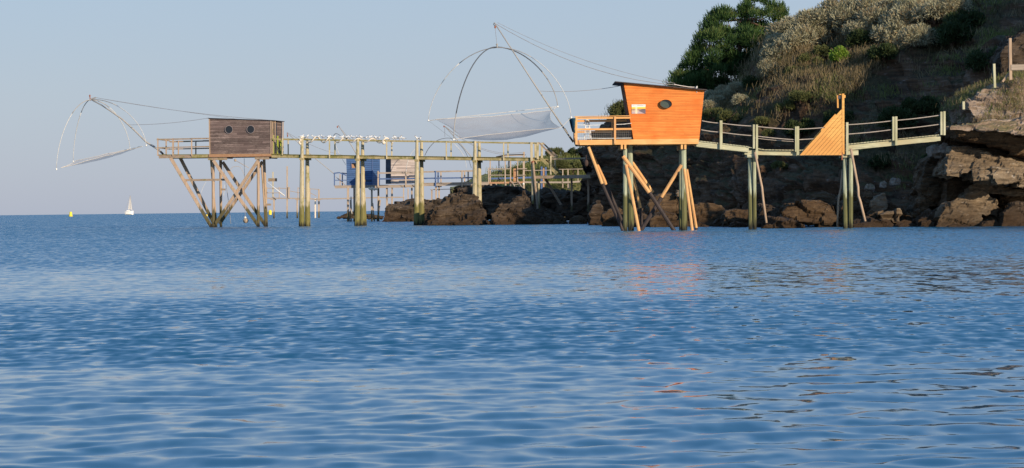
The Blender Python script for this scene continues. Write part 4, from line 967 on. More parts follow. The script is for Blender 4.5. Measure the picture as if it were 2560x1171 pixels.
lpole('brace', (656, 405), (549, 560), 7.6, 'old_v', hc, 1.92, sq=True)
lpole('pile', (645.7, 392), (645.7, 572), 7.0, 'old_v', hc, 0.2, w1=7.5)
lpole('pile', (660, 392), (666.5, 572), 7.0, 'old_v', hc, 1.9, w1=7.5)
lpole('pile', (654, 410), (664, 572), 4.2, 'old_v', hc, 1.0)
for a, b, k, t in (((454, 451), (562, 449.5), 0.08, 5.2), ((520, 397.2), (567, 397.0), -0.02, 7.2), ((637, 395.6), (672, 395.6), -0.02, 7.2), ((647, 449.5), (668, 449.3), 1.7, 8), ((538, 474), (548, 474), 1.0, 5), ((648, 512), (660, 512), 1.2, 5)):
    p = [(a[0], a[1] - t / 2), (b[0], b[1] - t / 2), (b[0], b[1] + t / 2), (a[0], a[1] + t / 2)]
    lprism('cross_beam', p, k, 0.12, 'old_h', hc)
for x in (531, 549, 646, 662):
    MB().prism([l_(x - 3, 391, -0.0), l_(x + 3, 391, -0.0), l_(x + 3, 396, -0.0), l_(x - 3, 396, -0.0)], RV * 2.1).build('joist', M['old_h'], hc)
# hanging float and hanging lines
hf = thing('hanging_float', 'weathered round float hanging on a rope under the brown plank cabin', 'float', lm(614.3, 552, 1.0))
MB().ball(lm(614.3, 552, 1.0), S(7, 174), 12, 8, (1.0, 0.9, 0.95)).build('float_body', M['float'], hf, smooth=True)
MB().ball(lm(613, 544.5, 1.0), S(3.2, 174), 8, 6).build('neck', M['white'], hf, smooth=True)
MB().tube([lm(613, 543, 1.0), lm(611.5, 470, 1.0), lm(610.5, 396, 1.0)], 0.014, 4).build('rope', M['cable'], hf)
hr = MB().tube([lm(557, 405, 1.0), lm(564, 450, 1.1), lm(572, 510, 1.0), lm(577, 560, 1.0)], 0.020, 4).build('hanging_line', M['cable'], None, origin=lm(557, 405, 1.0))
tag(hr, 'thin dark rope hanging to the sea between the stilts of the brown plank cabin', 'rope')

# boom and net of the weathered cabin
b2 = thing('net_boom', 'curved pale lifting boom reaching left from the brown plank cabin deck', 'boom', lm(408, 391, 1.0))
bp = [lm(412, 389, 1.0), lm(395, 374, 0.9), lm(366, 356, 0.8), lm(335, 325, 0.6), lm(305, 298, 0.4), lm(278, 279, 0.3), lm(255, 264, 0.2), lm(228, 249.5, 0.1)]
MB().tube(bp, S(2.4, 175), 7, S(1.5, 175)).build('mast', M['steel'], b2, smooth=True)
for a, b in (((408, 386), (401, 379)), ((386, 368), (380, 364))): lpole('rubber_sleeve', a, b, 5.2, 'black_rubber', b2, 0.9)
MB().ball(lm(224.6, 240, 0.1), S(2.6, 175), 8, 6, (0.8, 0.6, 1.2)).tube([lm(224.6, 243, 0.1), lm(226, 252, 0.1)], 0.04, 5).build('pulley', M['rust'], b2)
MB().tube([lm(226, 249, 0.1), lm(232, 246.5, 0.1), lm(240, 244.5, 0.1)], 0.05, 5).build('boom_tip', M['steel'], b2)
for a, b, s_, r_ in (((238, 244), (677, 301), 0.18, 0.016), ((238, 244), (600, 299), 0.05, 0.010), ((322, 312.6), (521, 295.5), 0.12, 0.016)):
    MB().tube(sag(lm(a[0], a[1], 0.2), lm(b[0], b[1], 0.2), s_), r_, 4).build('cable', M['cable'], b2)
n2 = thing('lift_net', 'small tilted pinkish lift net hanging from bent poles at the far left', 'lift net', lm(228, 250, 0.1))
qA, qB, qC, qD = lm(141, 423.5, -1.8), lm(183, 404, 2.0), lm(325, 372, 2.4), lm(365.5, 364, -1.2)
ap2 = lm(228, 250, 0.1)
hoop(qA, ap2, qC, S(1.0, 175), ('steel_light', 'steel'), n2)
hoop(qB, ap2 + Vector((0, 0, 0.03)), qD, S(1.0, 175), ('steel_light', 'steel'), n2)
nm2, ed2 = net_sheet([qA.lerp(qC, 0.06), qB.lerp(qD, 0.03), qC, qD.lerp(qB, 0.05)], 0.0, 0.25, 18, 9, 0.12)
nm2.build('netting', M['net_thin'], n2, smooth=True)
MB().tube(ed2, 0.018, 4).build('net_rope', M['rope'], n2)
for t_ in (qA, qB, qC, qD): MB().ball(t_, 0.07, 8, 5).build('end_knot', M['white'], n2)

# the pier
pr = thing('long_pier', 'long mossy timber pier on tall trestles running from the brown cabin towards shore', 'pier', Vector((l_(1000, 560).x, DL(1000) + 0.6, 0)))
def ydk(x): return 386.3 + (x - 680) * (395.2 - 386.3) / (1345 - 680)      # top of the deck beam
def yrl(x): return 346.2 + (x - 680) * (356.5 - 346.2) / (1342 - 680)      # top of the rail
TX = [679, 757, 895, 1043, 1188, 1330]
for i in range(5):
    a, b = TX[i] + (3 if i else 0), TX[i + 1] + (0 if i < 4 else 18)
    for k in (-0.02, 1.0):
        lprism('deck_beam', [(a, ydk(a) + 1), (b, ydk(b) + 1), (b, ydk(b) + 8.0), (a, ydk(a) + 8.0)], k, 0.06, 'pier_h', pr)
        lprism('top_rail', [(a, yrl(a)), (b, yrl(b)), (b, yrl(b) + 3.4), (a, yrl(a) + 3.4)], k - 0.03, 0.05, 'pier_h', pr)
    n_ = int((b - a) / 5.2); mb = MB()
    for j in range(n_):
        x0 = a + (b - a) * j / n_; x1 = a + (b - a) * (j + 0.8) / n_
        mb.prism([l_(x0, ydk(x0) - 0.6, -0.08), l_(x1, ydk(x1) - 0.6, -0.08), l_(x1, ydk(x1) + 0.7, -0.08), l_(x0, ydk(x0) + 0.7, -0.08)], RV * 1.2)
    mb.build('deck_boards', M['deck_edge'], pr)
for x, base in ((756, 566), (895, 565), (1043, 563), (1188, 562)):
    wl_, y0 = 6.6, yrl(x) - 1.5
    ym = 470
    for k, dx in ((0.0, 0.0), (1.0, 2.0)):
        bx = x + (-1.0 if k == 0 else 0.6)
        MB().tube([l_(bx, base + 8, k - 0.07), l_((bx + x) / 2, 500, k - 0.07), l_(x, 400, k - 0.07), l_(x, y0, k - 0.07)], S(7.6, 171), 8, S(3.4, 171)).build('trestle_post', M['pier_v'], pr)
    lprism('crossbeam', [(x - 5, ydk(x) + 8), (x + 4, ydk(x) + 8), (x + 4, ydk(x) + 13), (x - 5, ydk(x) + 13)], -0.2, 1.9, 'pier_h', pr)
    MB().beam(l_(x + 1, ydk(x) + 60, 1.05), l_(x + 1, ydk(x) + 66, 1.05), S(8, 171), 0.2).build('iron_band', M['old_h'], pr)
for a, b, k in (((766, 446), (773, 572), 1.1), ((909, 440), (915, 571), 1.1), ((1056, 470), (1060, 569), 1.1), ((1202, 470), (1200, 568), 1.1)):
    lpole('brace', a, b, 4.2, 'pier_v', pr, k, k + 0.2, w1=5.5)
for x in (824.6, 967.5, 1116.6, 1259.8):
    for k in (-0.07, 1.0):
        MB().beam(l_(x, ydk(x) + 8, k), l_(x, yrl(x) + 2, k), S(3.4, 171)).build('railing_post', M['pier_v'], pr)
for k in (-0.07, 1.0):
    MB().beam(l_(707, 388, k), l_(707, 345, k), S(3, 173)).build('railing_post', M['pier_v'], pr)
    MB().beam(l_(1330, 410, k), l_(1329, 356, k), S(6.2, 168)).build('trestle_post', M['pier_v'], pr)
    MB().beam(l_(1345, 398, k), l_(1345, 357, k), S(5.5, 168)).build('railing_post', M['pier_v'], pr)
lpole('trestle_post', (1331, 404), (1332, 510), 6.4, 'pier_v', pr, 0.0)
lpole('brace', (1332.5, 406), (1344.5, 528), 5.6, 'old_h', pr, -0.15)
lpole('brace', (1359, 440), (1402, 512), 6.5, 'old_h', pr, 0.8, 1.5)
lpole('trestle_post', (1346.5, 452), (1347.5, 524), 5.8, 'pier_v', pr, 0.6)
MB().ball(l_(1333, 406.5, -0.12), S(4.2, 168), 8, 6).build('bolt', M['rust'], pr)
# steps down to the lower deck
for k in (-0.05, 1.05):
    lprism('stair_stringer', [(1349, 397), (1358, 396), (1396, 432), (1390, 438)], k, 0.06, 'pier_h', pr)
    lprism('handrail', [(1344, 356), (1348, 355.5), (1386, 391), (1384, 396)], k, 0.05, 'old_h', pr)
    MB().beam(l_(1377.5, 437, k), l_(1377.5, 390, k), S(4, 168)).build('railing_post', M['pier_v'], pr)
for j in range(5): 
    x = 1356 + j * 8.2; y = 400 + j * 8
    lprism('tread', [(x, y), (x + 7, y), (x + 7, y + 1.3), (x, y + 1.3)], 0.0, 1.25, 'pier_h', pr)
lprism('top_rail', [(1380, 396), (1464, 394), (1464, 398), (1380, 400)], -0.05, 0.05, 'old_h', pr)
lprism('lower_deck', [(1338, 440), (1476, 437), (1476, 446), (1338, 447)], -0.02, 1.2, 'old_h', pr)
for x in (1420, 1462): MB().beam(l_(x, 446, 1.0), l_(x, 530, 1.0), S(5, 168)).build('lower_post', M['old_v'], pr)
# steps' post pieces beside it: thick rope wound round the rail
rp_ = []
for j in range(241):
    t = j / 240; x = 752 + t * (982 - 752)
    ang = t * 2 * math.pi * 6.6 + 0.6
    wgt = 0.16 + 0.04 * math.sin(7 * t)
    rp_.append(l_(x, yrl(x) + 2.2, 0.0) + Vector((0, -0.02 + wgt * 0.8 * math.cos(ang) * -1, wgt * 1.0 * math.sin(ang) + 0.02)))
ro = thing('mooring_rope', 'thick white rope wound around the long pier rail under the gulls', 'rope', l_(752, 350))
MB().tube(rp_, S(2.0, 172), 6).build('rope_strand', M['rope'], ro, smooth=True)
bun = MB()
for q in range(7): bun.ball(l_(753 + rnd.uniform(-3, 3), 349 + q * 1.9, -0.15), S(rnd.uniform(2.2, 3.6), 172), 8, 6, (1, 1, 0.8))
bun.build('rope_knot', M['rope'], ro, smooth=True)
MB().ball(l_(961, 357.5, -0.15), S(4.6, 172), 10, 6, (1, 0.8, 0.95)).build('rope_coil', M['rope'], ro, smooth=True)

# ================================================================== FARTHER CABINS AND WALKWAYS
DB = 244.0
def fb(px, py, dx=0.0, dy=0.0, D=DB): return P(px, py, D) + Vector((dx, dy, 0))
def fprism(name, pts, off, mat, par, D=DB, dy=0.0, label=None):
    return MB().prism([fb(x, y, 0, dy, D) for x, y in pts], off).build(name, M[mat], par, label=label)
def fpost(name, x, y0, y1, w_, mat, par, dy=0.0, D=DB, x1=None):
    return MB().beam(fb(x, y1, 0, dy, D), fb(x if x1 is None else x1, y0, 0, dy, D), S(w_, D)).build(name, M[mat], par)
def frail(name, a, b, h_, mat, par, dy=0.0, D=DB, th=0.06):
    p, q = fb(a[0], a[1], 0, dy, D), fb(b[0], b[1], 0, dy, D); z = Vector((0, 0, S(h_ / 2, D)))
    return MB().prism([p - z, q - z, q + z, p + z], (0, th, 0)).build(name, M[mat], par)
blc = thing('blue_cabin', 'small blue painted plank cabin on stilts seen beneath the long pier', 'fishing hut', fb(900, 554, 0, 1.0))
fprism('wall', [(865.4, 395), (931, 391.5), (931, 464.5), (867.7, 464.5)], (0.62, 2.6, 0), 'blue', blc)
fprism('roof', [(863, 392), (933, 388), (933, 391.2), (863, 395.2)], (0.68, 2.9, 0), 'roof_dark', blc, dy=-0.12)
w1_ = MB(); 
for p in ([(877, 406.5), (893, 406.5), (893, 408.3), (877, 408.3)], [(877, 420.8), (893, 420.8), (893, 422.6), (877, 422.6)], [(877, 408.3), (878.8, 408.3), (878.8, 420.8), (877, 420.8)], [(891.2, 408.3), (893, 408.3), (893, 420.8), (891.2, 420.8)]):
    w1_.prism([fb(x, y, 0, -0.05) for x, y in p], (0, 0.045, 0))
wf = w1_.build('window', M['blue_plain'], blc)
MB().prism([fb(x, y, 0, -0.012) for x, y in [(878.5, 408), (891.5, 408), (891.5, 421), (878.5, 421)]], (0, 0.006, 0)).build('pane', M['pane_dark'], wf)
MB().prism([fb(x, y, 0, -0.03) for x, y in [(879, 410), (884, 412), (888, 420.5), (880, 420.5)]], (0, 0.012, 0)).build('curtain', M['rust_plank'], wf)
fprism('corner_board', [(930, 392), (932.5, 392), (932.5, 465), (930, 465)], (0.0, 0.05, 0), 'blue_plain', blc, dy=-0.05)
frail('cladding_strip', (895, 452), (929, 452), 2.2, 'slate', blc, -0.05)
fprism('deck_beam', [(836, 466), (1041, 463), (1041, 468.5), (838, 471.5)], (0, 0.08, 0), 'grey_h', blc, dy=-0.08)
fprism('deck', [(835, 464.3), (1041, 461.6), (1041, 463), (836, 466)], (0.5, 3.2, 0), 'grey_h', blc, dy=-0.1)
for x, y0, dy, m in ((836, 434, 0, 'blue_plain'), (850, 436, 0.1, 'grey_v'), (853.5, 432, 1.4, 'blue_plain'), (864.5, 434, 2.0, 'blue_plain')): fpost('railing_post', x, y0, 466, 2.6, m, blc, dy)
for a, b, dy, t in (((833, 434), (848, 432), 0, 3), ((848, 432), (866, 439), 0, 3), ((835, 451), (866, 451), 0, 2), ((850, 432), (866, 434), 2.2, 2.5)):
    frail('rail', a, b, t, 'blue_plain', blc, dy)
frail('rail_brace', (845, 447), (863, 464), 2.2, 'grey_h', blc, 0.3)
frail('rail_brace', (836, 440), (849, 452), 1.6, 'steel', blc, 0.5)
for x, y0, w_, dy in ((870, 467, 5.2, 0), (881.5, 468, 4.0, 2.4), (929.5, 466, 4.4, 0), (943, 467, 4.6, 2.2)):
    fpost('pile', x, y0, 560, w_, 'grey_v', blc, dy)
for a, b, dy, w_ in (((875, 500), (877.5, 558), 0.4, 3.0), ((931, 508), (936, 560), 0.5, 3.0), ((948, 500), (940, 560), 1.9, 4.0), ((869, 512), (876, 560), -0.1, 2.5), ((887, 515), (884, 560), 2.4, 3.0)):
    MB().tube([fb(a[0], a[1], 0, dy), fb(b[0], b[1], 0, dy)], S(w_ / 2, DB), 6).build('brace', M['grey_v'], blc)
kk = MB()
for q in range(9): kk.ball(fb(923 + q * 2.6, 471 + (q % 3) * 1.5, 0, -0.2), S(2.4 + (q % 2), DB), 7, 5)
kkt = kk.build('net_bundle', M['rope'], None, origin=fb(933, 472, 0, -0.2)); tag(kkt, 'lumpy bundle of rope tied under the deck of the blue cabin', 'rope bundle')
wsc = MB().tube([fb(876, 492, 0, 0.8), fb(876.5, 498, 0, 0.8), fb(878, 536, 0, 0.8)], S(1.6, DB), 7, S(1.4, DB)).ball(fb(876, 497, 0, 0.8), S(2.4, DB), 8, 6)
tag(wsc.build('hanging_float', M['white'], None, smooth=True, origin=fb(876, 492, 0, 0.8)), 'narrow white float hanging on a line between the legs of the blue cabin', 'float')

plc = thing('pale_cabin', 'sun-bleached pinkish plank cabin with shade-darkened side beside the blue cabin', 'fishing hut', fb(1005, 551, 0, 1.5, 238))
DP = 238.0
def vrot(x, y, k, D=DP): return fb(x, y, -0.62 * k, 2.6 * k, D)
MB().prism([fb(x, y, 0, 0, DP) for x, y in ((977.6, 397.5), (1039.8, 396), (1039.8, 458.5), (977.6, 459.5))], (-0.62, 2.6, 0)).build('wall', M['pink_clad'], plc)
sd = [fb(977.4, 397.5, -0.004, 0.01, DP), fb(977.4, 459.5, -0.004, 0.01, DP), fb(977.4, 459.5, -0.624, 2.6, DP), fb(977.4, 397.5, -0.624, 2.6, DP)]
MB().prism(sd, (-0.03, 0, 0)).build('side_wall', M['slate'], plc, label='side wall coloured dark to stand for its shade')  # shade of this left-facing wall is painted by the dark board colour
MB().prism([fb(x, y, 0.05, -0.15, DP) for x, y in ((975, 393.5), (1042, 391.8), (1042, 395.4), (975, 397))], (-0.7, 2.95, 0)).build('roof', M['roof_dark'], plc)
for x, y0, w_, dy in ((967, 468, 4.6, 0.2), (980, 466, 4.2, 0.0), (1027.5, 466, 4.0, 2.0), (1038, 466, 4.4, 0.2)): fpost('pile', x, y0, 560, w_, 'grey_v', plc, dy, DP)
for a, b, w_, dy in (((970, 510), (1001, 558), 4, 0.4), ((975, 518), (995, 545), 3.4, 0.1), ((1023, 509), (1033, 522), 5, -0.2), ((1033, 522), (1012, 558), 3.2, -0.1)):
    MB().beam(fb(a[0], a[1], 0, dy, DP), fb(b[0], b[1], 0, dy, DP), S(w_, DP)).build('brace', M['grey_v'], plc)

# grey walkway running to the shore behind the long pier
gw = thing('grey_walkway', 'grey plank walkway with blue middle rail running behind the long pier', 'walkway', fb(1120, 500, 0, 0.6, 236))
DW = 236.0
frail('deck_beam', (938, 468), (1040, 465.5), 6, 'grey_h', gw, -0.3, DW, 0.08)
frail('deck_beam', (1040, 462.5), (1222, 459.5), 7.5, 'grey_h', gw, -0.3, DW, 0.08)
fprism('deck', [(1040, 458), (1222, 455), (1222, 456.4), (1040, 459.4)], (0, 1.3, 0), 'grey_h', gw, DW, -0.34)
for dy in (-0.35, 1.0):
    frail('top_rail', (942, 433), (1038, 432.5), 3.2, 'grey_h', gw, dy, DW)
    frail('top_rail', (1038, 430.5), (1190, 427.5), 3.4, 'grey_h', gw, dy, DW)
    frail('middle_rail', (948, 447.8), (1190, 444.5), 3.0, 'blue_plain', gw, dy, DW)
for x, m, dy in ((946, 'grey_v', -0.4), (1015, 'grey_v', -0.4), (1089, 'blue_plain', -0.4), (1094.5, 'blue_plain', 1.0), (1101.5, 'grey_v', 1.0), (1155, 'grey_v', -0.4), (1161, 'grey_v', 1.0), (1170, 'slate', 1.0)):
    fpost('railing_post', x, 428, 468, 3.6, m, gw, dy, DW)
for x, y1, m, w_ in ((1090, 508, 'grey_v', 4), (1097.5, 502, 'grey_v', 4), (1160.7, 492, 'rust_plank', 5), (1172.5, 492, 'rust_plank', 5)): fpost('pile', x, 463, y1, w_, m, gw, 0.2, DW)
frail('low_pole', (1076, 474.5), (1222, 470.5), 1.6, 'rope_rail', gw, 0.4, DW)
fpost('pile', 1079, 475, 500, 3.6, 'grey_v', gw, 0.6, DW)
frail('low_pole', (1065, 500), (1125, 499), 1.6, 'rope_rail', gw, 0.0, DW)

# open shelter with a flat roof
sh = thing('roofed_platform', 'grey open fishing platform with flat dark roof, gate and steps on the rocks', 'platform', fb(1268, 500, 0, 1, 228))
DS = 228.0
fprism('roof', [(1239, 391.6), (1262, 386.8), (1309, 385.2), (1309, 387.2), (1262, 389), (1240, 392.8)], (0.2, 2.6, 0), 'roof_dark', sh, DS)
frail('roof_beam', (1262, 389.6), (1306, 388), 3.2, 'grey_h', sh, 0.0, DS)
for x, y0, y1, w_, m, dy in ((1225.4, 401, 462, 3.2, 'grey_v', 0.2), (1247, 392, 424, 2.4, 'slate', 2.4), (1263, 390, 458, 3.0, 'grey_v', 0), (1272.3, 392, 420, 3.2, 'slate', 2.4), (1276.5, 400, 456, 3.0, 'grey_v', 0.4), (1294, 400, 456, 2.4, 'grey_v', 0.4), (1309.5, 380, 474, 5.0, 'grey_v', 0.2), (1221.5, 420, 460, 2.6, 'grey_v', 0.0)):
    fpost('post', x, y0, y1, w_, m, sh, dy, DS)
for a, b, t in (((1222, 423), (1277, 422.3), 2.2), ((1222, 438.5), (1275, 438), 1.8), ((1295, 422.5), (1317, 422), 2.4), ((1296, 438.5), (1314, 438), 1.8)): frail('rail', a, b, t, 'grey_h', sh, 0.0, DS)
fprism('deck', [(1223, 455.5), (1309, 454), (1309, 458.5), (1223, 459.8)], (0, 2.4, 0), 'rust_plank', sh, DS)
fprism('gate', [(1283.5, 421.5), (1293, 421.5), (1293, 453), (1283.5, 453)], (0, 0.06, 0), 'rust_plank', sh, DS, 0.5)
for x, y1, w_ in ((1222, 492, 3), (1227.5, 508, 3.6), (1239.5, 518, 4.6), (1264, 496, 4), (1275.5, 466, 4.2), (1233, 500, 5)): fpost('pile', x, 458, y1, w_, 'grey_v' if w_ != 5 else 'slate', sh, 0.1 if w_ != 5 else 1.6, DS)
for a, b in (((1279, 453.5), (1291, 473)), ((1295.5, 453), (1305.5, 470.5))): MB().beam(fb(a[0], a[1], 0, -0.2, DS), fb(b[0], b[1], 0, -0.9, DS), S(2.6, DS)).build('step_side', M['grey_v'], sh)
for q in range(4): frail('step', (1281.5 + q * 2.8, 457 + q * 4.8), (1297 + q * 2.4, 456.5 + q * 4.6), 1.2, 'grey_h', sh, -0.3 - q * 0.15, DS, 0.25)
tag(MB().ball(fb(1308.5, 460.5, 0, -0.1, DS), S(2.6, DS), 9, 7).ball(fb(1308.5, 457.5, 0, -0.1, DS), S(0.9, DS), 6, 5).build('hanging_float', M['white'], None, smooth=True, origin=fb(1308.5, 460.5, 0, -0.1, DS)), 'small round white float hung on the corner post of the roofed platform', 'float')
# bench, jacket and gear on that platform
gear = MB().beam(fb(1243, 453, 0, 1, DS), fb(1254, 426, 0, 1, DS), S(1.4, DS)).beam(fb(1247, 452, 0, 1, DS), fb(1247, 426, 0, 1, DS), S(1.6, DS)).beam(fb(1256, 453, 0, 1, DS), fb(1252, 426, 0, 1, DS), S(1.6, DS)).box(fb(1252, 428, 0, 1, DS), (S(8, DS), 0.5, S(4, DS))).box(fb(1249, 449, 0, 1, DS), (S(12, DS), 0.5, S(3, DS)))
tag(gear.build('winch', M['steel_dark'], None, origin=fb(1249, 455, 0, 1, DS)), 'dark hand winch standing behind the rail of the roofed platform', 'winch')

# blue-post walkway on the slope
sw = thing('shore_walkway', 'low grey walkway with blue posts crossing the grassy slope', 'walkway', fb(1400, 470, 0, 1, 256))
DZ = 256.0
for x, y0, y1, m, w_ in ((1354, 417, 474, 'blue_plain', 4.6), (1364.5, 418, 445, 'blue_plain', 4.6), (1359, 421, 470, 'rust_plank', 4), (1407, 424, 470, 'grey_v', 2.6), (1420, 424, 470, 'grey_v', 2.6), (1445, 424, 458, 'grey_v', 2.4)): fpost('post', x, y0, y1, w_, m, sw, 0.0, DZ)
frail('rail', (1312, 427), (1392, 425.5), 1.8, 'grey_h', sw, -0.1, DZ)
frail('rail', (1385, 424), (1475, 422.5), 1.5, 'grey_h', sw, -0.1, DZ)
frail('middle_rail', (1222, 447), (1330, 444), 4.2, 'blue_plain', sw, 0.3, DZ)
frail('deck_beam', (1310, 456), (1406, 456.5), 4.2, 'grey_h', sw, -0.15, DZ)
frail('deck_beam', (1404, 457), (1478, 452.5), 4.2, 'grey_h', sw, -0.15, DZ)
fpost('pile', 1421.5, 458, 472, 5, 'slate', sw, 0.2, DZ)

# booms and hoops of the farther cabins
def fboom(name_label, path, w0, w1, D, pul=None, mat='steel', cables=()):
    t = thing('net_boom', name_label, 'boom', fb(path[0][0], path[0][1], 0, 0, D))
    MB().tube([fb(x, y, 0, 0, D) for x, y in path], S(w0 / 2, D), 6, S(w1 / 2, D)).build('mast', M[mat], t, smooth=True)
    if pul: MB().ball(fb(pul[0], pul[1], 0, 0, D), S(2.0, D), 8, 6, (0.8, 0.6, 1.3)).tube([fb(pul[0], pul[1], 0, 0, D), fb(path[-1][0], path[-1][1], 0, 0, D)], 0.03, 5).build('pulley', M['rust'], t)
    for a, b, sg in cables: MB().tube(sag(fb(a[0], a[1], 0, 0, D), fb(b[0], b[1], 0, 0.4, D), sg), 0.020, 4).build('cable', M['cable'], t)
    return t
fboom('thin boom rising left from the blue cabin deck behind the pier rail', [(834, 434), (790, 398), (745, 357), (717.5, 332)], 2.0, 1.6, DB, (719, 340), 'steel', (((717.5, 331), (880, 392), 0.4), ((717.5, 333), (720, 398), 0.0)))
fboom('short thick boom rising from behind the blue cabin between the gulls', [(905, 410), (880, 366), (862, 338), (846, 314)], 2.8, 2.0, DB + 4, (843.5, 318), 'steel', (((846, 314), (895, 362), 0.2),))
fboom('pale boom of the pale plank cabin ending under the big lift net', [(1187, 420), (1178, 392), (1150, 358), (1113, 317)], 2.4, 2.0, DS, (1110, 316.5), 'steel', (((1113, 317), (1255, 386), 0.5), ((1113, 316), (1305, 381), 0.9), ((1112, 318), (1112, 342), 0.0)))
fboom('leaning white pole on the far left platform behind the cabin stilts', [(712, 490), (690, 473), (667, 455)], 2.2, 1.4, 392.0, None, 'white')
def fhoop(label, pts, D, mat, w_, cat='hoop'):
    m = MB(); P_ = [fb(x, y, 0, dy, D) for x, y, dy in pts]
    # smooth through the points
    out = []
    for i in range(len(P_) - 1):
        p0, p1, p2, p3 = P_[max(0, i - 1)], P_[i], P_[i + 1], P_[min(len(P_) - 1, i + 2)]
        for k in range(6):
            t = k / 6; out.append(0.5 * ((2 * p1) + (p2 - p0) * t + (2 * p0 - 5 * p1 + 4 * p2 - p3) * t * t + (3 * p1 - p0 - 3 * p2 + p3) * t ** 3))
    out.append(P_[-1]); m.tube(out, S(w_ / 2, D), 6, S(w_ / 2, D) * 0.7)
    o = m.build('net_hoop', M[mat], None, smooth=True, origin=P_[0]); tag(o, label, cat, 'bent net hoops behind the long pier'); return o
fhoop('dark bent hoop arching over the pier rail below the big lift net', [(1062, 389, 0), (1072, 371, 0.1), (1090, 353, 0.3), (1114, 345.5, 0.5), (1134, 349, 0.7), (1158, 372, 1.0), (1170, 395, 1.1), (1178, 420, 1.2)], DS - 2, 'steel_dark', 1.6)
fhoop('pale bent hoop curving down in front of the pale plank cabin', [(1015, 434, 0), (1018, 410, 0), (1026, 388, 0.1), (1041, 369, 0.2), (1052, 360, 0.2)], DP - 2.5, 'steel_light', 1.5)
fhoop('small dark bent hoop above the pier rail beside the short boom', [(833, 348, 0), (835, 338, 0), (840, 334.5, 0), (847, 337, 0.1), (853, 342, 0.2), (862, 345, 0.3)], DB + 2, 'steel_dark', 1.6)
fhoop('pale bent hoop dropping from the rail behind the pier beside the small boom', [(834, 352, 0), (842, 372, 0.1), (850, 390, 0.2), (864, 412, 0.3)], DB + 1, 'steel_light', 1.3)
fhoop('pale hoop end dropping below the long pier deck near the fourth trestle', [(1124, 349, 0), (1146, 371, 0), (1159, 390, 0), (1164, 405, 0), (1166, 421, 0)], DS - 4, 'steel_light', 1.5)
fhoop('faint hoop arching beneath the brown cabin floor between its stilts', [(575, 426, 0), (582, 418, 0), (592, 416.5, 0), (602, 420, 0), (610, 436, 0), (618, 458, 0), (622, 474, 0)], 330.0, 'rope_rail', 1.4)
fhoop('short pale pole hanging just right of the second cabin stilt', [(560.5, 462, 0), (560, 478, 0), (559, 491, 0)], 330.0, 'steel_light', 1.6)
fhoop('thin pale hoop end left of the cabin stilts under the crossbeam', [(515, 456, 0), (508, 468, 0), (502, 485, 0)], 330.0, 'steel_light', 1.2)
tag(MB().ball(fb(588, 401, 0, 0, 330), S(3.2, 330), 9, 7, (1, 0.8, 1.2)).tube([fb(588, 401, 0, 0, 330), fb(622, 420, 0, 0, 330)], S(0.7, 330), 5).build('boom_float', M['float'], None, smooth=True, origin=fb(588, 401, 0, 0, 330)), 'pale knob with a thin spar just under the brown cabin floor', 'float')

# far left low platform with poles and catwalk
DF = 394.0
fp = thing('low_platform', 'low distant fishing platform with two tall bare poles left of the blue cabin', 'platform', fb(730, 546, 0, 1, DF))
frail('deck_beam', (668, 496), (758, 496.5), 3.0, 'grey_h', fp, 0, DF, 1.2)
frail('deck_beam', (756, 495.5), (790, 499), 3.2, 'grey_h', fp, 0, DF, 1.2)
for x, y0, y1, w_ in ((684.6, 492, 548, 4.0), (717.6, 416, 548, 3.6), (743, 497, 548, 4.0), (797, 474, 547, 4.0)): fpost('pile', x, y0, y1, w_, 'grey_v', fp, 0.2, DF)
fpost('white_pile', 788, 496, 547, 3.4, 'rope', fp, 0.2, DF)
fpost('tall_pole', 682, 430, 496, 3.0, 'pier_v', fp, 0.3, DF)
for x, y0, w_ in ((667, 468, 2), (698, 468, 2), (722, 468, 4), (745, 469, 2), (750, 470, 2), (770, 471, 2.2), (775, 472, 2)): fpost('railing_post', x, y0, 496, w_, 'grey_v', fp, 0, DF)
for a, b in (((667, 471), (700, 471)), ((700, 471), (725, 472)), ((667, 482.6), (700, 482.6)), ((725, 478), (752, 483)), ((745, 470.5), (797, 474)), ((774, 482), (792, 491)), ((698, 482), (712, 491))): frail('rail', a, b, 1.7, 'grey_h', fp, 0, DF)
for x, w_ in ((682, 12), (744, 12), (796, 10)): fprism('cross_beam', [(x - w_ / 2, 498), (x + w_ / 2, 498), (x + w_ / 2, 500.4), (x - w_ / 2, 500.4)], (0, 1.5, 0), 'grey_h', fp, DF)
cw = thing('catwalk', 'thin distant catwalk running level behind the blue and pale cabins', 'walkway', fb(900, 500, 0, 0.5, DF - 2))
frail('plank', (790, 498), (870, 496.5), 2.8, 'grey_h', cw, 0, DF - 2, 0.9)
frail('plank', (870, 495.8), (1010, 493.5), 3.2, 'grey_h', cw, 0, DF - 2, 0.9)
for x, y0, y1 in ((1009, 470, 514), (1020, 472, 510), (945, 497, 540)): fpost('pile', x, y0, y1, 3.0, 'grey_v', cw, 0.2, DF - 2)

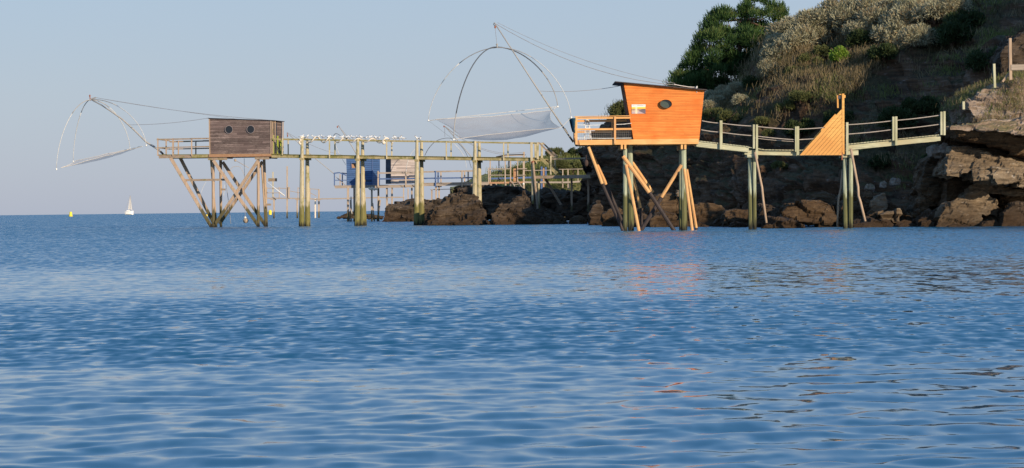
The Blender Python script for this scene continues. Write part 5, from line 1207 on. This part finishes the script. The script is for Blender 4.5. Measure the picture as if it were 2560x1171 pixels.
# ================================================================== AT SEA
def buoy(px, yb, w_, h_, D, label, kind=0):
    b0 = P(px, yb, D); r = S(w_ / 2, D); h = S(h_, D); b0.z = -0.05
    t = thing('buoy', label, 'buoy', b0, 'yellow buoys on the sea')
    prof = [(0.0, 1.0), (0.16, 1.12), (0.2, 0.92), (0.62, 0.74), (0.96, 0.66), (1.0, 0.5)] if kind == 0 else [(0, 0.9), (0.1, 1.0), (0.75, 1.0), (0.9, 0.8), (1.0, 0.35)]
    m = MB(); n = 16; vs = []; 
    for z, rr in prof: vs += [b0 + Vector((r * rr * math.cos(2 * math.pi * k / n), r * rr * math.sin(2 * math.pi * k / n), h * z)) for k in range(n)]
    fs = [(i * n + k, i * n + (k + 1) % n, (i + 1) * n + (k + 1) % n, (i + 1) * n + k) for i in range(len(prof) - 1) for k in range(n)] + [tuple(range(n - 1, -1, -1)), tuple(range((len(prof) - 1) * n, len(prof) * n))]
    m.add(vs, fs).build('buoy_body', M['yellow'], t, smooth=False)
    MB().tube([b0 + Vector((0, 0, h)), b0 + Vector((0, 0, h * 1.12))], r * 0.12, 6).build('lifting_ring', M['steel'], t)
buoy(176.8, 541, 9.5, 12.0, 1150, 'yellow buoy farthest left on the open sea', 0)
buoy(675.3, 533, 8.0, 12.5, 900, 'tall yellow buoy between the brown cabin and the low platform', 1)
buoy(516.8, 539, 4.4, 5.2, 700, 'smallest yellow buoy seen through the slanted stilts', 1)
DQ = 2300.0
sb_ = thing('sailboat', 'white sailing yacht with sails up on the horizon at the left', 'sailboat', Vector((P(323, 535, DQ).x, DQ, 0)))
def q_(px, py, dy=0): return P(px, py, DQ) + Vector((0, dy, 0))
hull = MB(); secs = [(312.5, 0.7, 528.5), (316, 1.0, 529.0), (322, 1.1, 529.2), (328, 0.9, 528.4), (333.5, 0.08, 527.0)]
vs = []
for x, wd, yt in secs:
    c = q_(x, yt); w2 = wd * 1.9
    vs += [Vector((c.x, DQ - w2, c.z)), Vector((c.x, DQ - w2 * 0.85, 0.6)), Vector((c.x, DQ, -0.4)), Vector((c.x, DQ + w2 * 0.85, 0.6)), Vector((c.x, DQ + w2, c.z))]
fs = [(i * 5 + k, i * 5 + k + 1, (i + 1) * 5 + k + 1, (i + 1) * 5 + k) for i in range(4) for k in range(4)] + [(0, 1, 2, 3, 4), (24, 23, 22, 21, 20)] + [(i * 5 + 4, (i + 1) * 5 + 4, (i + 1) * 5, i * 5) for i in range(4)]
hull.add(vs, fs).build('hull', M['white'], sb_)
MB().box(q_(321, 527.3), (S(8, DQ), 2.4, S(2.4, DQ))).build('cabin_top', M['white'], sb_)
MB().tube([q_(325.3, 528), q_(325.6, 489)], 0.22, 6).build('mast', M['steel'], sb_)
MB().prism([q_(325.0, 491), q_(325.0, 524), q_(320, 524), q_(321.6, 512), q_(323.6, 500)], (0.05, 0.12, 0)).build('mainsail', M['sail'], sb_)
MB().prism([q_(325.9, 494), q_(330.5, 526), q_(326.4, 523)], (0.05, 0.1, 0)).build('foresail', M['sail'], sb_)
for a, b in (((325.6, 489), (333.3, 527)), ((325.6, 489), (313, 528))): MB().tube([q_(*a), q_(*b)], 0.09, 4).build('stay', M['steel'], sb_)

# ================================================================== GULLS
def gull_meshes():
    r = {}
    body = MB(); prof = [(-0.20, 0.012, 0.00), (-0.15, 0.035, 0.0), (-0.06, 0.062, 0.0), (0.03, 0.070, 0.005), (0.09, 0.055, 0.03), (0.115, 0.036, 0.065), (0.12, 0.034, 0.09)]
    n = 10; vs = []
    for x, rr, z in prof: vs += [Vector((x, rr * 0.85 * math.cos(2 * math.pi * k / n), z + rr * math.sin(2 * math.pi * k / n) + 0.16)) for k in range(n)]
    fs = [(i * n + k, i * n + (k + 1) % n, (i + 1) * n + (k + 1) % n, (i + 1) * n + k) for i in range(len(prof) - 1) for k in range(n)] + [tuple(range(n)), tuple(range((len(prof) - 1) * n, len(prof) * n))[::-1]]
    body.add(vs, fs).ball((0.135, 0, 0.275), 0.040, 10, 7, (1.1, 0.9, 1.0))
    return body
gb = gull_meshes()
g0 = thing('gull', '', 'gull', (0, 0, 0))
gbo = gb.build('body', M['gull_white'], g0, smooth=True)
wg = MB()
for s_ in (-1, 1):
    vs = [Vector((0.07, s_ * 0.062, 0.20)), Vector((0.0, s_ * 0.078, 0.21)), Vector((-0.12, s_ * 0.062, 0.185)), Vector((-0.25, s_ * 0.02, 0.16)), Vector((-0.10, s_ * 0.068, 0.145)), Vector((0.03, s_ * 0.078, 0.15))]
    vs2 = [v * 1.0 + Vector((0, -s_ * 0.012, 0)) for v in vs]; m_ = len(vs)
    MB().add(vs + vs2, [tuple(range(m_)), tuple(range(2 * m_ - 1, m_ - 1, -1))] + [(i, (i + 1) % m_, m_ + (i + 1) % m_, m_ + i) for i in range(m_)]).build('wing', M['gull_grey'], g0)
MB().tube([(-0.16, 0, 0.16), (-0.27, 0, 0.145)], 0.022, 6, 0.008).build('tail', M['gull_black'], g0)
MB().ball((0.142, 0, 0.292), 0.036, 9, 6, (1.1, 0.95, 0.8)).build('cap', M['gull_black'], g0, smooth=True)
MB().tube([(0.165, 0, 0.272), (0.215, 0, 0.262)], 0.010, 5, 0.003).build('beak', M['rust'], g0)
for s_ in (-1, 1): MB().tube([(0.0, s_ * 0.025, 0.11), (0.0, s_ * 0.025, 0.0)], 0.006, 4).build('leg', M['rust'], g0)
def copy_tree(o, parent=None):
    c = o.copy(); col.objects.link(c); c.parent = parent
    for ch in list(o.children): copy_tree(ch, c)
    return c
gx = [754.4, 768.6, 784, 796.4, 807, 820.2, 823.6, 834.5, 854.4, 867.5, 874, 882.2, 893.3, 903.6, 914.6, 926, 928.5, 940.6, 946.8, 965, 984.3, 989.5, 998.5, 1007, 1043, 1049.5]
ords = ['first', 'second', 'third', 'fourth', 'fifth', 'sixth', 'seventh', 'eighth', 'ninth', 'tenth', 'eleventh', 'twelfth', 'thirteenth', 'fourteenth', 'fifteenth', 'sixteenth', 'seventeenth', 'eighteenth', 'nineteenth', 'twentieth', 'twenty-first', 'twenty-second', 'twenty-third', 'twenty-fourth', 'twenty-fifth', 'twenty-sixth', 'twenty-seventh', 'twenty-eighth', 'twenty-ninth', 'thirtieth', 'thirty-first', 'thirty-second', 'thirty-third', 'thirty-fourth', 'thirty-fifth', 'thirty-sixth']
for i, x in enumerate(gx):
    g = g0 if i == 0 else copy_tree(g0)
    k = 0.0 if i % 3 else 0.0
    g.location = l_(x, yrl(x), k) + Vector((0, 0.0, 0.0)); g.rotation_euler = (0, 0, rnd.choice([0.3, 2.6, -0.6, 3.5, 0.9, -2.4]) + rnd.uniform(-0.4, 0.4)); sc_g = rnd.uniform(0.92, 1.12); g.scale = (sc_g,) * 3
    g['label'] = 'white gull with dark cap standing on the pier rail, %s gull from the left' % ords[i]; g['group'] = 'gulls standing on the long pier rail'

# ================================================================== PLANTS
def card_mesh(name, mat, n, gen, seed):
    # gen(rs) -> centre, axis (unit), width direction, length, width, tone ; two-triangle leaf quads
    rs = np.random.RandomState(seed); C, A, W, Ln, Wd, T = gen(rs, n)
    v = np.stack([C - W * Wd[:, None] * 0.5, C + W * Wd[:, None] * 0.5, C + A * Ln[:, None] + W * Wd[:, None] * 0.32, C + A * Ln[:, None] - W * Wd[:, None] * 0.32], 1)
    m_ = len(C); V = v.reshape(-1, 3); Q = np.arange(m_ * 4).reshape(-1, 4)
    me = raw_mesh(name, V, Q, mat)
    at = me.attributes.new('tone', 'FLOAT', 'POINT'); at.data.foreach_set('value', np.repeat(T, 4).astype(np.float32)); return me
def unit(v): return v / (np.linalg.norm(v, axis=1, keepdims=True) + 1e-9)
def shrub_gen(rx, ry, rz, ln_, wd_, lumps=14, up=0.6, flat=0.4):
    def g(rs, n):
        # leafy clumps over a mound
        d = rs.normal(size=(lumps, 3)); d[:, 2] = np.abs(d[:, 2]) * 0.9 + 0.05; d = unit(d); L0 = d * np.array([rx, ry, rz]) * 0.66; lr = rs.uniform(0.28, 0.48, lumps) * min(rx, ry, rz) * 1.2
        k = rs.randint(0, lumps, n); e = unit(rs.normal(size=(n, 3))); rr = lr[k] * rs.uniform(0.55, 1.08, n)
        C = L0[k] + e * rr[:, None] * np.array([1, 1, 0.85])
        A = unit(e * 0.8 + np.array([0, 0, up]) + rs.normal(size=(n, 3)) * 0.45); W = unit(np.cross(A, rs.normal(size=(n, 3))))
        T = np.clip(rs.normal(0.55, 0.2, n) + 0.15 * (k % 3 - 1), 0, 1)
        return C, A, W, rs.uniform(0.6, 1.3, n) * ln_, rs.uniform(0.7, 1.3, n) * wd_, T
    return g
SH = [card_mesh('leaves', M['silver_leaf'], 5200, shrub_gen(1.7, 1.3, 1.15, 0.17, 0.050, 22), 40 + i) for i in range(4)]
OL = [card_mesh('leaves', M['olive_leaf'], 3600, shrub_gen(1.4, 1.1, 0.9, 0.14, 0.06, 16), 50 + i) for i in range(2)]
DKm = [card_mesh('leaves', M['dark_leaf'], 3600, shrub_gen(1.4, 1.1, 1.0, 0.15, 0.08, 14), 60 + i) for i in range(2)]
BRm = card_mesh('leaves', M['bright_leaf'], 3600, shrub_gen(0.75, 0.6, 0.85, 0.10, 0.06, 18, 0.3), 70)
def stem_mesh(name):
    m = MB()
    for k in range(7):
        a = k * 0.9; m.tube([(0, 0, -0.5), (0.25 * math.cos(a), 0.2 * math.sin(a), 0.25), (0.8 * math.cos(a), 0.6 * math.sin(a), 0.7)], 0.05, 5, 0.015)
    me = bpy.data.meshes.new(name); me.from_pydata([tuple(v) for v in m.v], [], m.f); me.materials.append(M['bark']); return me
STM = stem_mesh('stems')
_clp = CL.reshape(-1, 3); _clp = _clp[_clp[:, 2] > 0.5]
_cpx = CX + _clp[:, 0] / _clp[:, 1] * F; _cpy = CY - ROLL * (_cpx - CX) - (_clp[:, 2] - H) / _clp[:, 1] * F
def surf_D(px, py):
    m = (np.abs(_cpx - px) < 7) & (np.abs(_cpy - py) < 7)
    return float(_clp[m, 1].min()) if m.any() else cliff_D(px, py)
def shrub(name, me, px, py, scale, label, group, off=0.0, D=None, sz=None, cat='shrub'):
    D = surf_D(px, py) - off if D is None else D
    t = thing(name, label, cat, P(px, py, D), group); t.rotation_euler = (0, 0, rnd.uniform(0, 6.28)); t.scale = (scale, scale, scale * (sz or 1))
    a = bpy.data.objects.new('leaves', me); col.objects.link(a); a.parent = t
    b = bpy.data.objects.new('stems', STM); col.objects.link(b); b.parent = t; return t
# silver shrubs along the crest and upper slope
sil = [(1772, 262, .55), (1792, 250, .62), (1815, 240, .66), (1838, 226, .6), (1852, 244, .45), (1786, 236, .6), (1810, 224, .55), (1842, 212, .5),
       (1928, 160, .6), (1934, 128, .6), (1946, 104, .75), (1950, 130, .85), (1934, 172, .6), (1962, 78, .9), (1978, 110, .9), (1995, 62, .9), (2010, 92, .95), (2030, 52, .95), (2046, 86, .8), (2064, 42, .95),
       (2090, 60, .9), (2100, 24, 1.0), (2130, 40, 1.0), (2150, 72, .85), (2170, 22, 1.0), (2196, 48, 1.0), (2236, 84, 1.1), (2262, 48, 1.1), (2290, 92, .9), (2232, 22, 1.0), (2300, 20, 1.1), (2336, 30, 1.0), (2382, 14, .9)]
for i, (x, y, k) in enumerate(sil):
    lb = 'silvery grey-green bushy shrub on the cliff top, %s of these from the left' % ords[min(i, 35)]
    shrub('silver_shrub', SH[i % 4], x, y + 12, k * 0.92, lb, 'silvery shrubs along the cliff top', 3.2 if x < 1870 else 0.2)
sil.sort()
# olive and dark shrubs on the slope
for i, (x, y, k, m, lb) in enumerate([
    (1784, 286, .7, 0, 'olive shrub just right of the orange cabin wall'), (1822, 292, .7, 0, 'olive shrub below the silvery bushes near the cliff edge'),
    (1985, 180, .6, 0, 'olive bush on the sunlit slope under the crest shrubs'), (2022, 150, .7, 0, 'olive bush between dry grass and silvery shrubs'),
    (2060, 130, .7, 0, 'olive bush left of the bright green one'), (1965, 262, .55, 0, 'olive bush at the sunlit lower slope edge'),
    (2000, 240, .6, 0, 'pale olive bush beside the brown bank'), (1925, 330, .4, 0, 'small olive bush above the left end of the footbridge posts'),
    (1905, 300, .45, 0, 'small sunlit bush high over the footbridge'), (1950, 410, .4, 0, 'yellowish green tuft hanging below the footbridge')]):
    shrub('olive_shrub', OL[i % 2], x, y + 8, k, lb, 'olive bushes on the slope', 0.1)
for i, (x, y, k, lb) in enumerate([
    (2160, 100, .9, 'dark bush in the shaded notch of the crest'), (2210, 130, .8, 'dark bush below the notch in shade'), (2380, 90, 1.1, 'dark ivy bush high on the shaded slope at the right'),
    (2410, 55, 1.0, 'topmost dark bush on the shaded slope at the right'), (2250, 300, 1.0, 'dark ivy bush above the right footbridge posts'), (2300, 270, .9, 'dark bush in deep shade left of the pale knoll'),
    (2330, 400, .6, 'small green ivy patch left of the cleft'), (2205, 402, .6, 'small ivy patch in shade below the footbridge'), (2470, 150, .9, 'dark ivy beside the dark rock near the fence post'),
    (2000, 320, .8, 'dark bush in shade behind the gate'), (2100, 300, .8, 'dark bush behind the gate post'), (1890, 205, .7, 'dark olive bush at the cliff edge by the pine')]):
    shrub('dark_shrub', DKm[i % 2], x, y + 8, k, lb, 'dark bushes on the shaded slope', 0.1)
shrub('bright_shrub', BRm, 2102, 150, 1.0, 'bright yellow-green bush standing alone on the sunlit slope', None, 0.5)
# far headland bushes
for x, y, k, lb in ((1388, 386, 1.0, 'rounded bush on the far grassy headland behind the pier end'), (1443, 384, 0.9, 'dark bush on the far headland beside the orange cabin strut'), (1418, 388, 0.5, 'low bush between the two headland bushes')):
    shrub('headland_shrub', OL[0] if k != 0.9 else DKm[0], x, y + 2, k, lb, None, 0, 279)
for x, y, k in ((1405, 402, 0.9), (1445, 420, 1.0), (1425, 412, 0.9), (1290, 430, 1.1), (1312, 420, 1.2), (1268, 436, 0.9)):
    pass
shrub('rock_shrub', OL[1], 1562, 284, 0.9, 'rounded shrub on top of the rock behind the orange cabin deck', None, 1.0)

# grass: dry and green tufts over the slope and the knoll
def grass(name, mat, pts, seed, hgt=0.38, per=26, spread=0.35, width=0.022):
    rs = np.random.RandomState(seed); C = []; 
    base = np.array([tuple(p) for p in pts]); k = np.repeat(np.arange(len(base)), per); n = len(k)
    c = base[k] + rs.normal(size=(n, 3)) * np.array([spread, spread, 0.06]); A = unit(rs.normal(size=(n, 3)) * 0.33 + np.array([0.05, -0.12, 1.0])); W = unit(np.cross(A, rs.normal(size=(n, 3))))
    T = np.clip(rs.normal(0.5, 0.15, n) + rs.normal(0, 0.18, len(base))[k], 0, 1)
    def g(r, m): return c, A, W, rs.uniform(0.5, 1.3, n) * hgt, np.full(n, width), T
    me = card_mesh(name, mat, n, g, seed); o = bpy.data.objects.new(name, me); col.objects.link(o); o['kind'] = 'stuff'; return o
def surf_pts(n, seed, f, z0=2.0):
    rs = random.Random(seed); out = []; nx_, nv_ = CL.shape[0], CL.shape[1]
    while len(out) < n:
        i, j = rs.randrange(2, nx_ - 2), rs.randrange(2, nv_ - 2); p = CL[i, j]
        if p[2] < z0: continue
        px = CX + p[0] / p[1] * F; py = hor(px) - (p[2] - H) / p[1] * F
        w_ = f(px, py, Vector(p))
        if rs.random() < w_: out.append(Vector(p) - Vector((0, 0.05, 0.08)))
    return out
def fdry(px, py, p):
    if px < 1500 or px > 2600 or py < -60 or py > 420: return 0
    n_ = noise.noise(p * 0.35 + Vector((5, 5, 5)))
    if px < 2100 and py > 300: return 0
    if px < 1960 and py > 205 and px > 1850: return 0.05
    if py > 235 and noise.noise(p * 0.22 + Vector((2, 8, 4))) > -0.05: return 0.03
    lit = 1.0 if py < 330 - (px - 1950) * 0.78 + 40 else 0.06
    return max(0.0, 0.35 + n_ * 1.3) * lit
grass('dry_grass', M['dry_grass'], surf_pts(3000, 5, fdry), 81, 0.42, 26, 0.4, 0.026)
def fgr(px, py, p):
    if px < 2100 and py > 300: return 0.0
    if px < 1480 or py > 470 or px > 2600: return 0
    return max(0.0, noise.noise(p * 0.45 + Vector((15, 2, 9))) * 1.4 - 0.05) * (1.0 if py < 330 else 0.35)
grass('green_grass', M['green_grass'], surf_pts(1300, 6, fgr), 82, 0.30, 24, 0.35, 0.026)

# grass on the knoll and ledge cap at the right
def obj_surface(names, seed, n, zfac=0.15):
    rs = random.Random(seed); out = []
    for o in [x for x in bpy.data.objects if x.get('label') in names]:
        vs = o.data.vertices; k = 0
        while k < n:
            v = vs[rs.randrange(len(vs))]
            p = o.location + v.co
            if v.normal.z > zfac and v.normal.y < 0.6 and noise.noise(p * 0.7) > -0.12: out.append(p - Vector((0, 0, 0.05)))
            k += 1
    return out
grass('knoll_grass', M['green_grass'], obj_surface(('pale lichened knoll with grass above the overhanging slab',), 3, 900, 0.1), 83, 0.20, 22, 0.22, 0.02)
grass('knoll_dry_grass', M['dry_grass'], obj_surface(('pale lichened knoll with grass above the overhanging slab',), 4, 800, 0.2), 84, 0.24, 22, 0.25, 0.018)

# ------------------------------------------------------------------ the pine behind the cliff edge
def pine():
    DPn = 166.0; base = P(1858, 235, DPn)
    t = thing('pine_tree', 'large dark green bushy pine tree rising behind the orange cabin and the cliff edge', 'tree', base)
    trunk = [P(1862, 262, DPn), P(1860, 215, DPn), P(1852, 165, DPn + 0.3), P(1848, 110, DPn), P(1862, 50, DPn)]
    tr = MB().tube(trunk, 0.26, 8, 0.07); tr.build('trunk', M['bark'], t, smooth=True)
    # crown outline as in the photo; boughs fill it, each a separate tuft of needles
    poly = [(1690, 222), (1686, 205), (1700, 190), (1708, 168), (1722, 160), (1735, 140), (1742, 118), (1752, 88), (1768, 62), (1782, 40), (1798, 32), (1818, 30), (1830, 48), (1848, 34), (1862, 14), (1882, 4), (1905, 6), (1925, 16), (1940, 20), (1956, 22), (1957, 42), (1950, 66), (1935, 80), (1915, 98), (1902, 118), (1888, 135), (1878, 140), (1866, 150), (1858, 172), (1862, 196), (1850, 212), (1800, 226), (1740, 226)]
    def inside(x, y):
        c = False; n = len(poly)
        for i in range(n):
            x1, y1 = poly[i]; x2, y2 = poly[(i + 1) % n]
            if (y1 > y) != (y2 > y) and x < (x2 - x1) * (y - y1) / (y2 - y1) + x1: c = not c
        return c
    rs = random.Random(12); cl = []
    tries = 0
    while len(cl) < 150 and tries < 20000:
        tries += 1; x, y = rs.uniform(1684, 1960), rs.uniform(2, 230)
        if not inside(x, y): continue
        mrg = min(math.hypot(x - a, y - b) for a, b in poly)
        dep_ = min(2.6, 0.25 + mrg / 26.0)
        cl.append((x, y, rs.uniform(-1, 1) * dep_, rs.uniform(0.24, 0.55)))
    for i in range(len(poly) - 4):
        x1, y1 = poly[i]; x2, y2 = poly[i + 1]
        for f in (0.2, 0.6):
            x, y = x1 + (x2 - x1) * f, y1 + (y2 - y1) * f; mx_, my_ = 1835, 130; d_ = math.hypot(x - mx_, y - my_)
            k_ = rs.uniform(-2, 6); cl.append((x + (x - mx_) / d_ * k_, y + (y - my_) / d_ * k_, rs.uniform(-0.5, 0.5), rs.uniform(0.16, 0.30)))
    nprs = np.random.RandomState(4); C = []; A = []; Wd = []; T = []; Lb = []
    for x, y, dy, r in cl:
        c = np.array(tuple(P(x, y, DPn))); c[1] += dy; n = int(230 * (r / 0.4) ** 2)
        e = unit(nprs.normal(size=(n, 3))); rr = nprs.uniform(0.1, 1.3, n) ** 0.75 * r
        C.append(c + e * rr[:, None] * np.array([1.0 + 0.4 * nprs.rand(), 1, 0.6 + 0.7 * nprs.rand()])); A.append(unit(e * 0.7 + np.array([0, 0, 1.0]) + nprs.normal(size=(n, 3)) * 0.3))
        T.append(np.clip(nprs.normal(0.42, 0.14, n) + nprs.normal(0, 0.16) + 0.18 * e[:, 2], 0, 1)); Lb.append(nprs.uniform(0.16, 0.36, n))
    C = np.concatenate(C); A = np.concatenate(A); T = np.concatenate(T); Lb = np.concatenate(Lb); n = len(C)
    W = unit(np.cross(A, nprs.normal(size=(n, 3))))
    # stray side sprays round the edge
    def g(r_, m): return C - np.array(tuple(base)), A, W, Lb, np.full(n, 0.045), T
    me = card_mesh('crown', M['pine_leaf'], n, g, 1); o = bpy.data.objects.new('crown', me); col.objects.link(o); o.parent = t
    for x, y, dy, r in cl[::6]:
        j = min(range(len(trunk)), key=lambda q: (trunk[q] - P(x, y + 25, DPn)).length); a = trunk[j]
        b_ = P(x, y, DPn) + Vector((0, dy, 0)); m_ = a.lerp(b_, 0.5) + Vector((0, 0, -0.25))
        MB().tube([a, m_, b_], 0.07, 5, 0.02).build('limb', M['bark'], t)
    for pts in ([(1862, 200), (1880, 176), (1904, 160)], [(1862, 190), (1876, 168), (1884, 146)], [(1858, 205), (1886, 196), (1906, 178)], [(1850, 200), (1834, 208), (1822, 214)]):
        MB().tube([P(x, y, DPn) for x, y in pts], 0.06, 5, 0.03).build('limb', M['bark'], t)
pine()

# ------------------------------------------------------------------ fence posts and bits on the knoll
fn = thing('path_fence', 'tall grey post with a plank and brace at the upper right edge', 'fence', P(2526, 194, 113))
def kpole(name, a, b, w_, par, D=113.0, mat='driftwood'): return MB().beam(P(a[0], a[1], D), P(b[0], b[1], D), S(w_, D)).build(name, M[mat], par)
kpole('post', (2526.5, 200), (2525, 96), 7, fn); kpole('brace', (2506, 205), (2522, 184), 5, fn, 113.2)
MB().prism([P(x, y, 112.9) for x, y in ((2528, 162), (2620, 160), (2620, 175), (2528, 176))], (0, 0.07, 0)).build('plank', M['grey_h'], fn)
kpole('post', (2600, 200), (2600, 110), 7, fn)
ps = kpole('fence_post', (2487, 220), (2485, 160), 6, None, 112.6, 'treated_v'); tag(ps, 'single leaning pale fence post standing on the knoll left of the tall one', 'post')
ps = kpole('fence_post', (2409, 274), (2408.5, 254), 6, None, 112.4, 'treated_v'); tag(ps, 'short square post stub at the foot of the pale knoll', 'post')
for k_, (x0, y0, w0, lb_) in enumerate(((2176, 468, 26, 'large pale boulder in shade right of the gate piles'), (2212, 462, 14, 'small pale boulder in shade between two larger ones'), (2244, 455, 22, 'pale boulder catching light at the top of the black cleft'))):
    rock([(x0 - w0 / 2, y0 + 10), (x0 - w0 / 2 + 2, y0 - 8), (x0, y0 - 14), (x0 + w0 / 2, y0 - 6), (x0 + w0 / 2, y0 + 10)], 122.5 - k_, 1.6, PR, lb_, 120 + k_, 'boulder', vox=0.08, amp=0.07, group='boulders along the foot of the cliff')
rock([(2500, 200), (2496, 150), (2512, 108), (2540, 88), (2580, 76), (2640, 60), (2640, 220), (2560, 215)], 117.5, 5, M['shore_rock'], 'dark rough rock in shade behind the tall fence post', 91, 'rock_outcrop', lean=0.4, vox=0.11, amp=0.12)
ds2 = MB().ball(P(1466, 408, 160), S(8, 160), 14, 8, (0.62, 0.35, 1.1)).tube([P(1466, 400, 160), P(1465, 388, 160)], 0.03, 5)
tag(ds2.build('hung_buoy', M['dark_rust'], None, smooth=True, origin=P(1466, 408, 160)), 'dark brown oval buoy hanging at the cliff end of the lower deck', 'buoy')

rs_h = random.Random(31); hp = []
for _ in range(420):
    x = rs_h.uniform(1240, 1475); y = rs_h.uniform(395, 462); Dh = 266 + (462 - y) * 0.2
    if y > float(np.interp(x, [1240, 1290, 1325, 1375, 1475], [432, 424, 408, 394, 392])): hp.append(P(x, y, Dh - 0.6))
grass('slope_grass', M['green_grass'], hp, 85, 0.55, 22, 0.7, 0.05)
for i, (x, y, k, lb) in enumerate([(1288, 438, 1.1, 'low bush on the far slope left of the stairs'), (1300, 428, .9, 'bush on the far slope behind the roofed platform gate'), (1398, 410, 1.0, 'wide olive bush on the far slope under the pier handrail'),
        (1432, 418, 1.1, 'olive bush on the far slope beside the cliff'), (1412, 436, .8, 'low green bush above the shore walkway rail')]):
    shrub('headland_shrub', OL[i % 2], x, y + 6, k, lb, None, 0, 268)

# low weedy rocks that fill the waterline between the larger boulders
filler = [(1068, 166, 26, 14), (1100, 165, 34, 10), (1212, 165, 26, 16), (1238, 164, 30, 12), (1398, 162, 34, 14), (1452, 160, 30, 10), (1484, 151, 34, 16), (1526, 147, 40, 15), (1592, 135, 40, 20), (1650, 129, 52, 14), (1690, 129, 36, 22),
          (1748, 126, 60, 16), (1800, 126, 50, 20), (1850, 121, 56, 18), (1936, 117, 50, 20), (1986, 115, 60, 15), (2052, 117, 44, 18), (2168, 114, 60, 14), (2214, 113.5, 50, 18), (2268, 113, 54, 14), (2316, 112, 50, 20), (2400, 110.5, 70, 12), (2480, 110.5, 60, 16)]
for i, (x, D, w_, h_) in enumerate(filler):
    yb = hor(x) + F * (H + 0.35) / D; yw = hor(x) + F * H / D; r_ = random.Random(i + 5)
    ol = [(x - w_ / 2, yb), (x - w_ / 2 + 3, yw - h_ * r_.uniform(.3, .6)), (x - w_ * .2, yw - h_ * r_.uniform(.8, 1.1)), (x + w_ * .15, yw - h_ * r_.uniform(.6, 1.2)), (x + w_ / 2 - 2, yw - h_ * r_.uniform(.3, .7)), (x + w_ / 2, yb)]
    rock(ol, D, 1.8, M['shore_rock'], 'low dark weedy rock at the waterline, %s of these small ones from the left' % ords[i], 200 + i, 'shore_rock', lean=0.7, vox=0.09, amp=0.10, tilt=0.2, sc=1.4, group='low weedy rocks along the waterline')
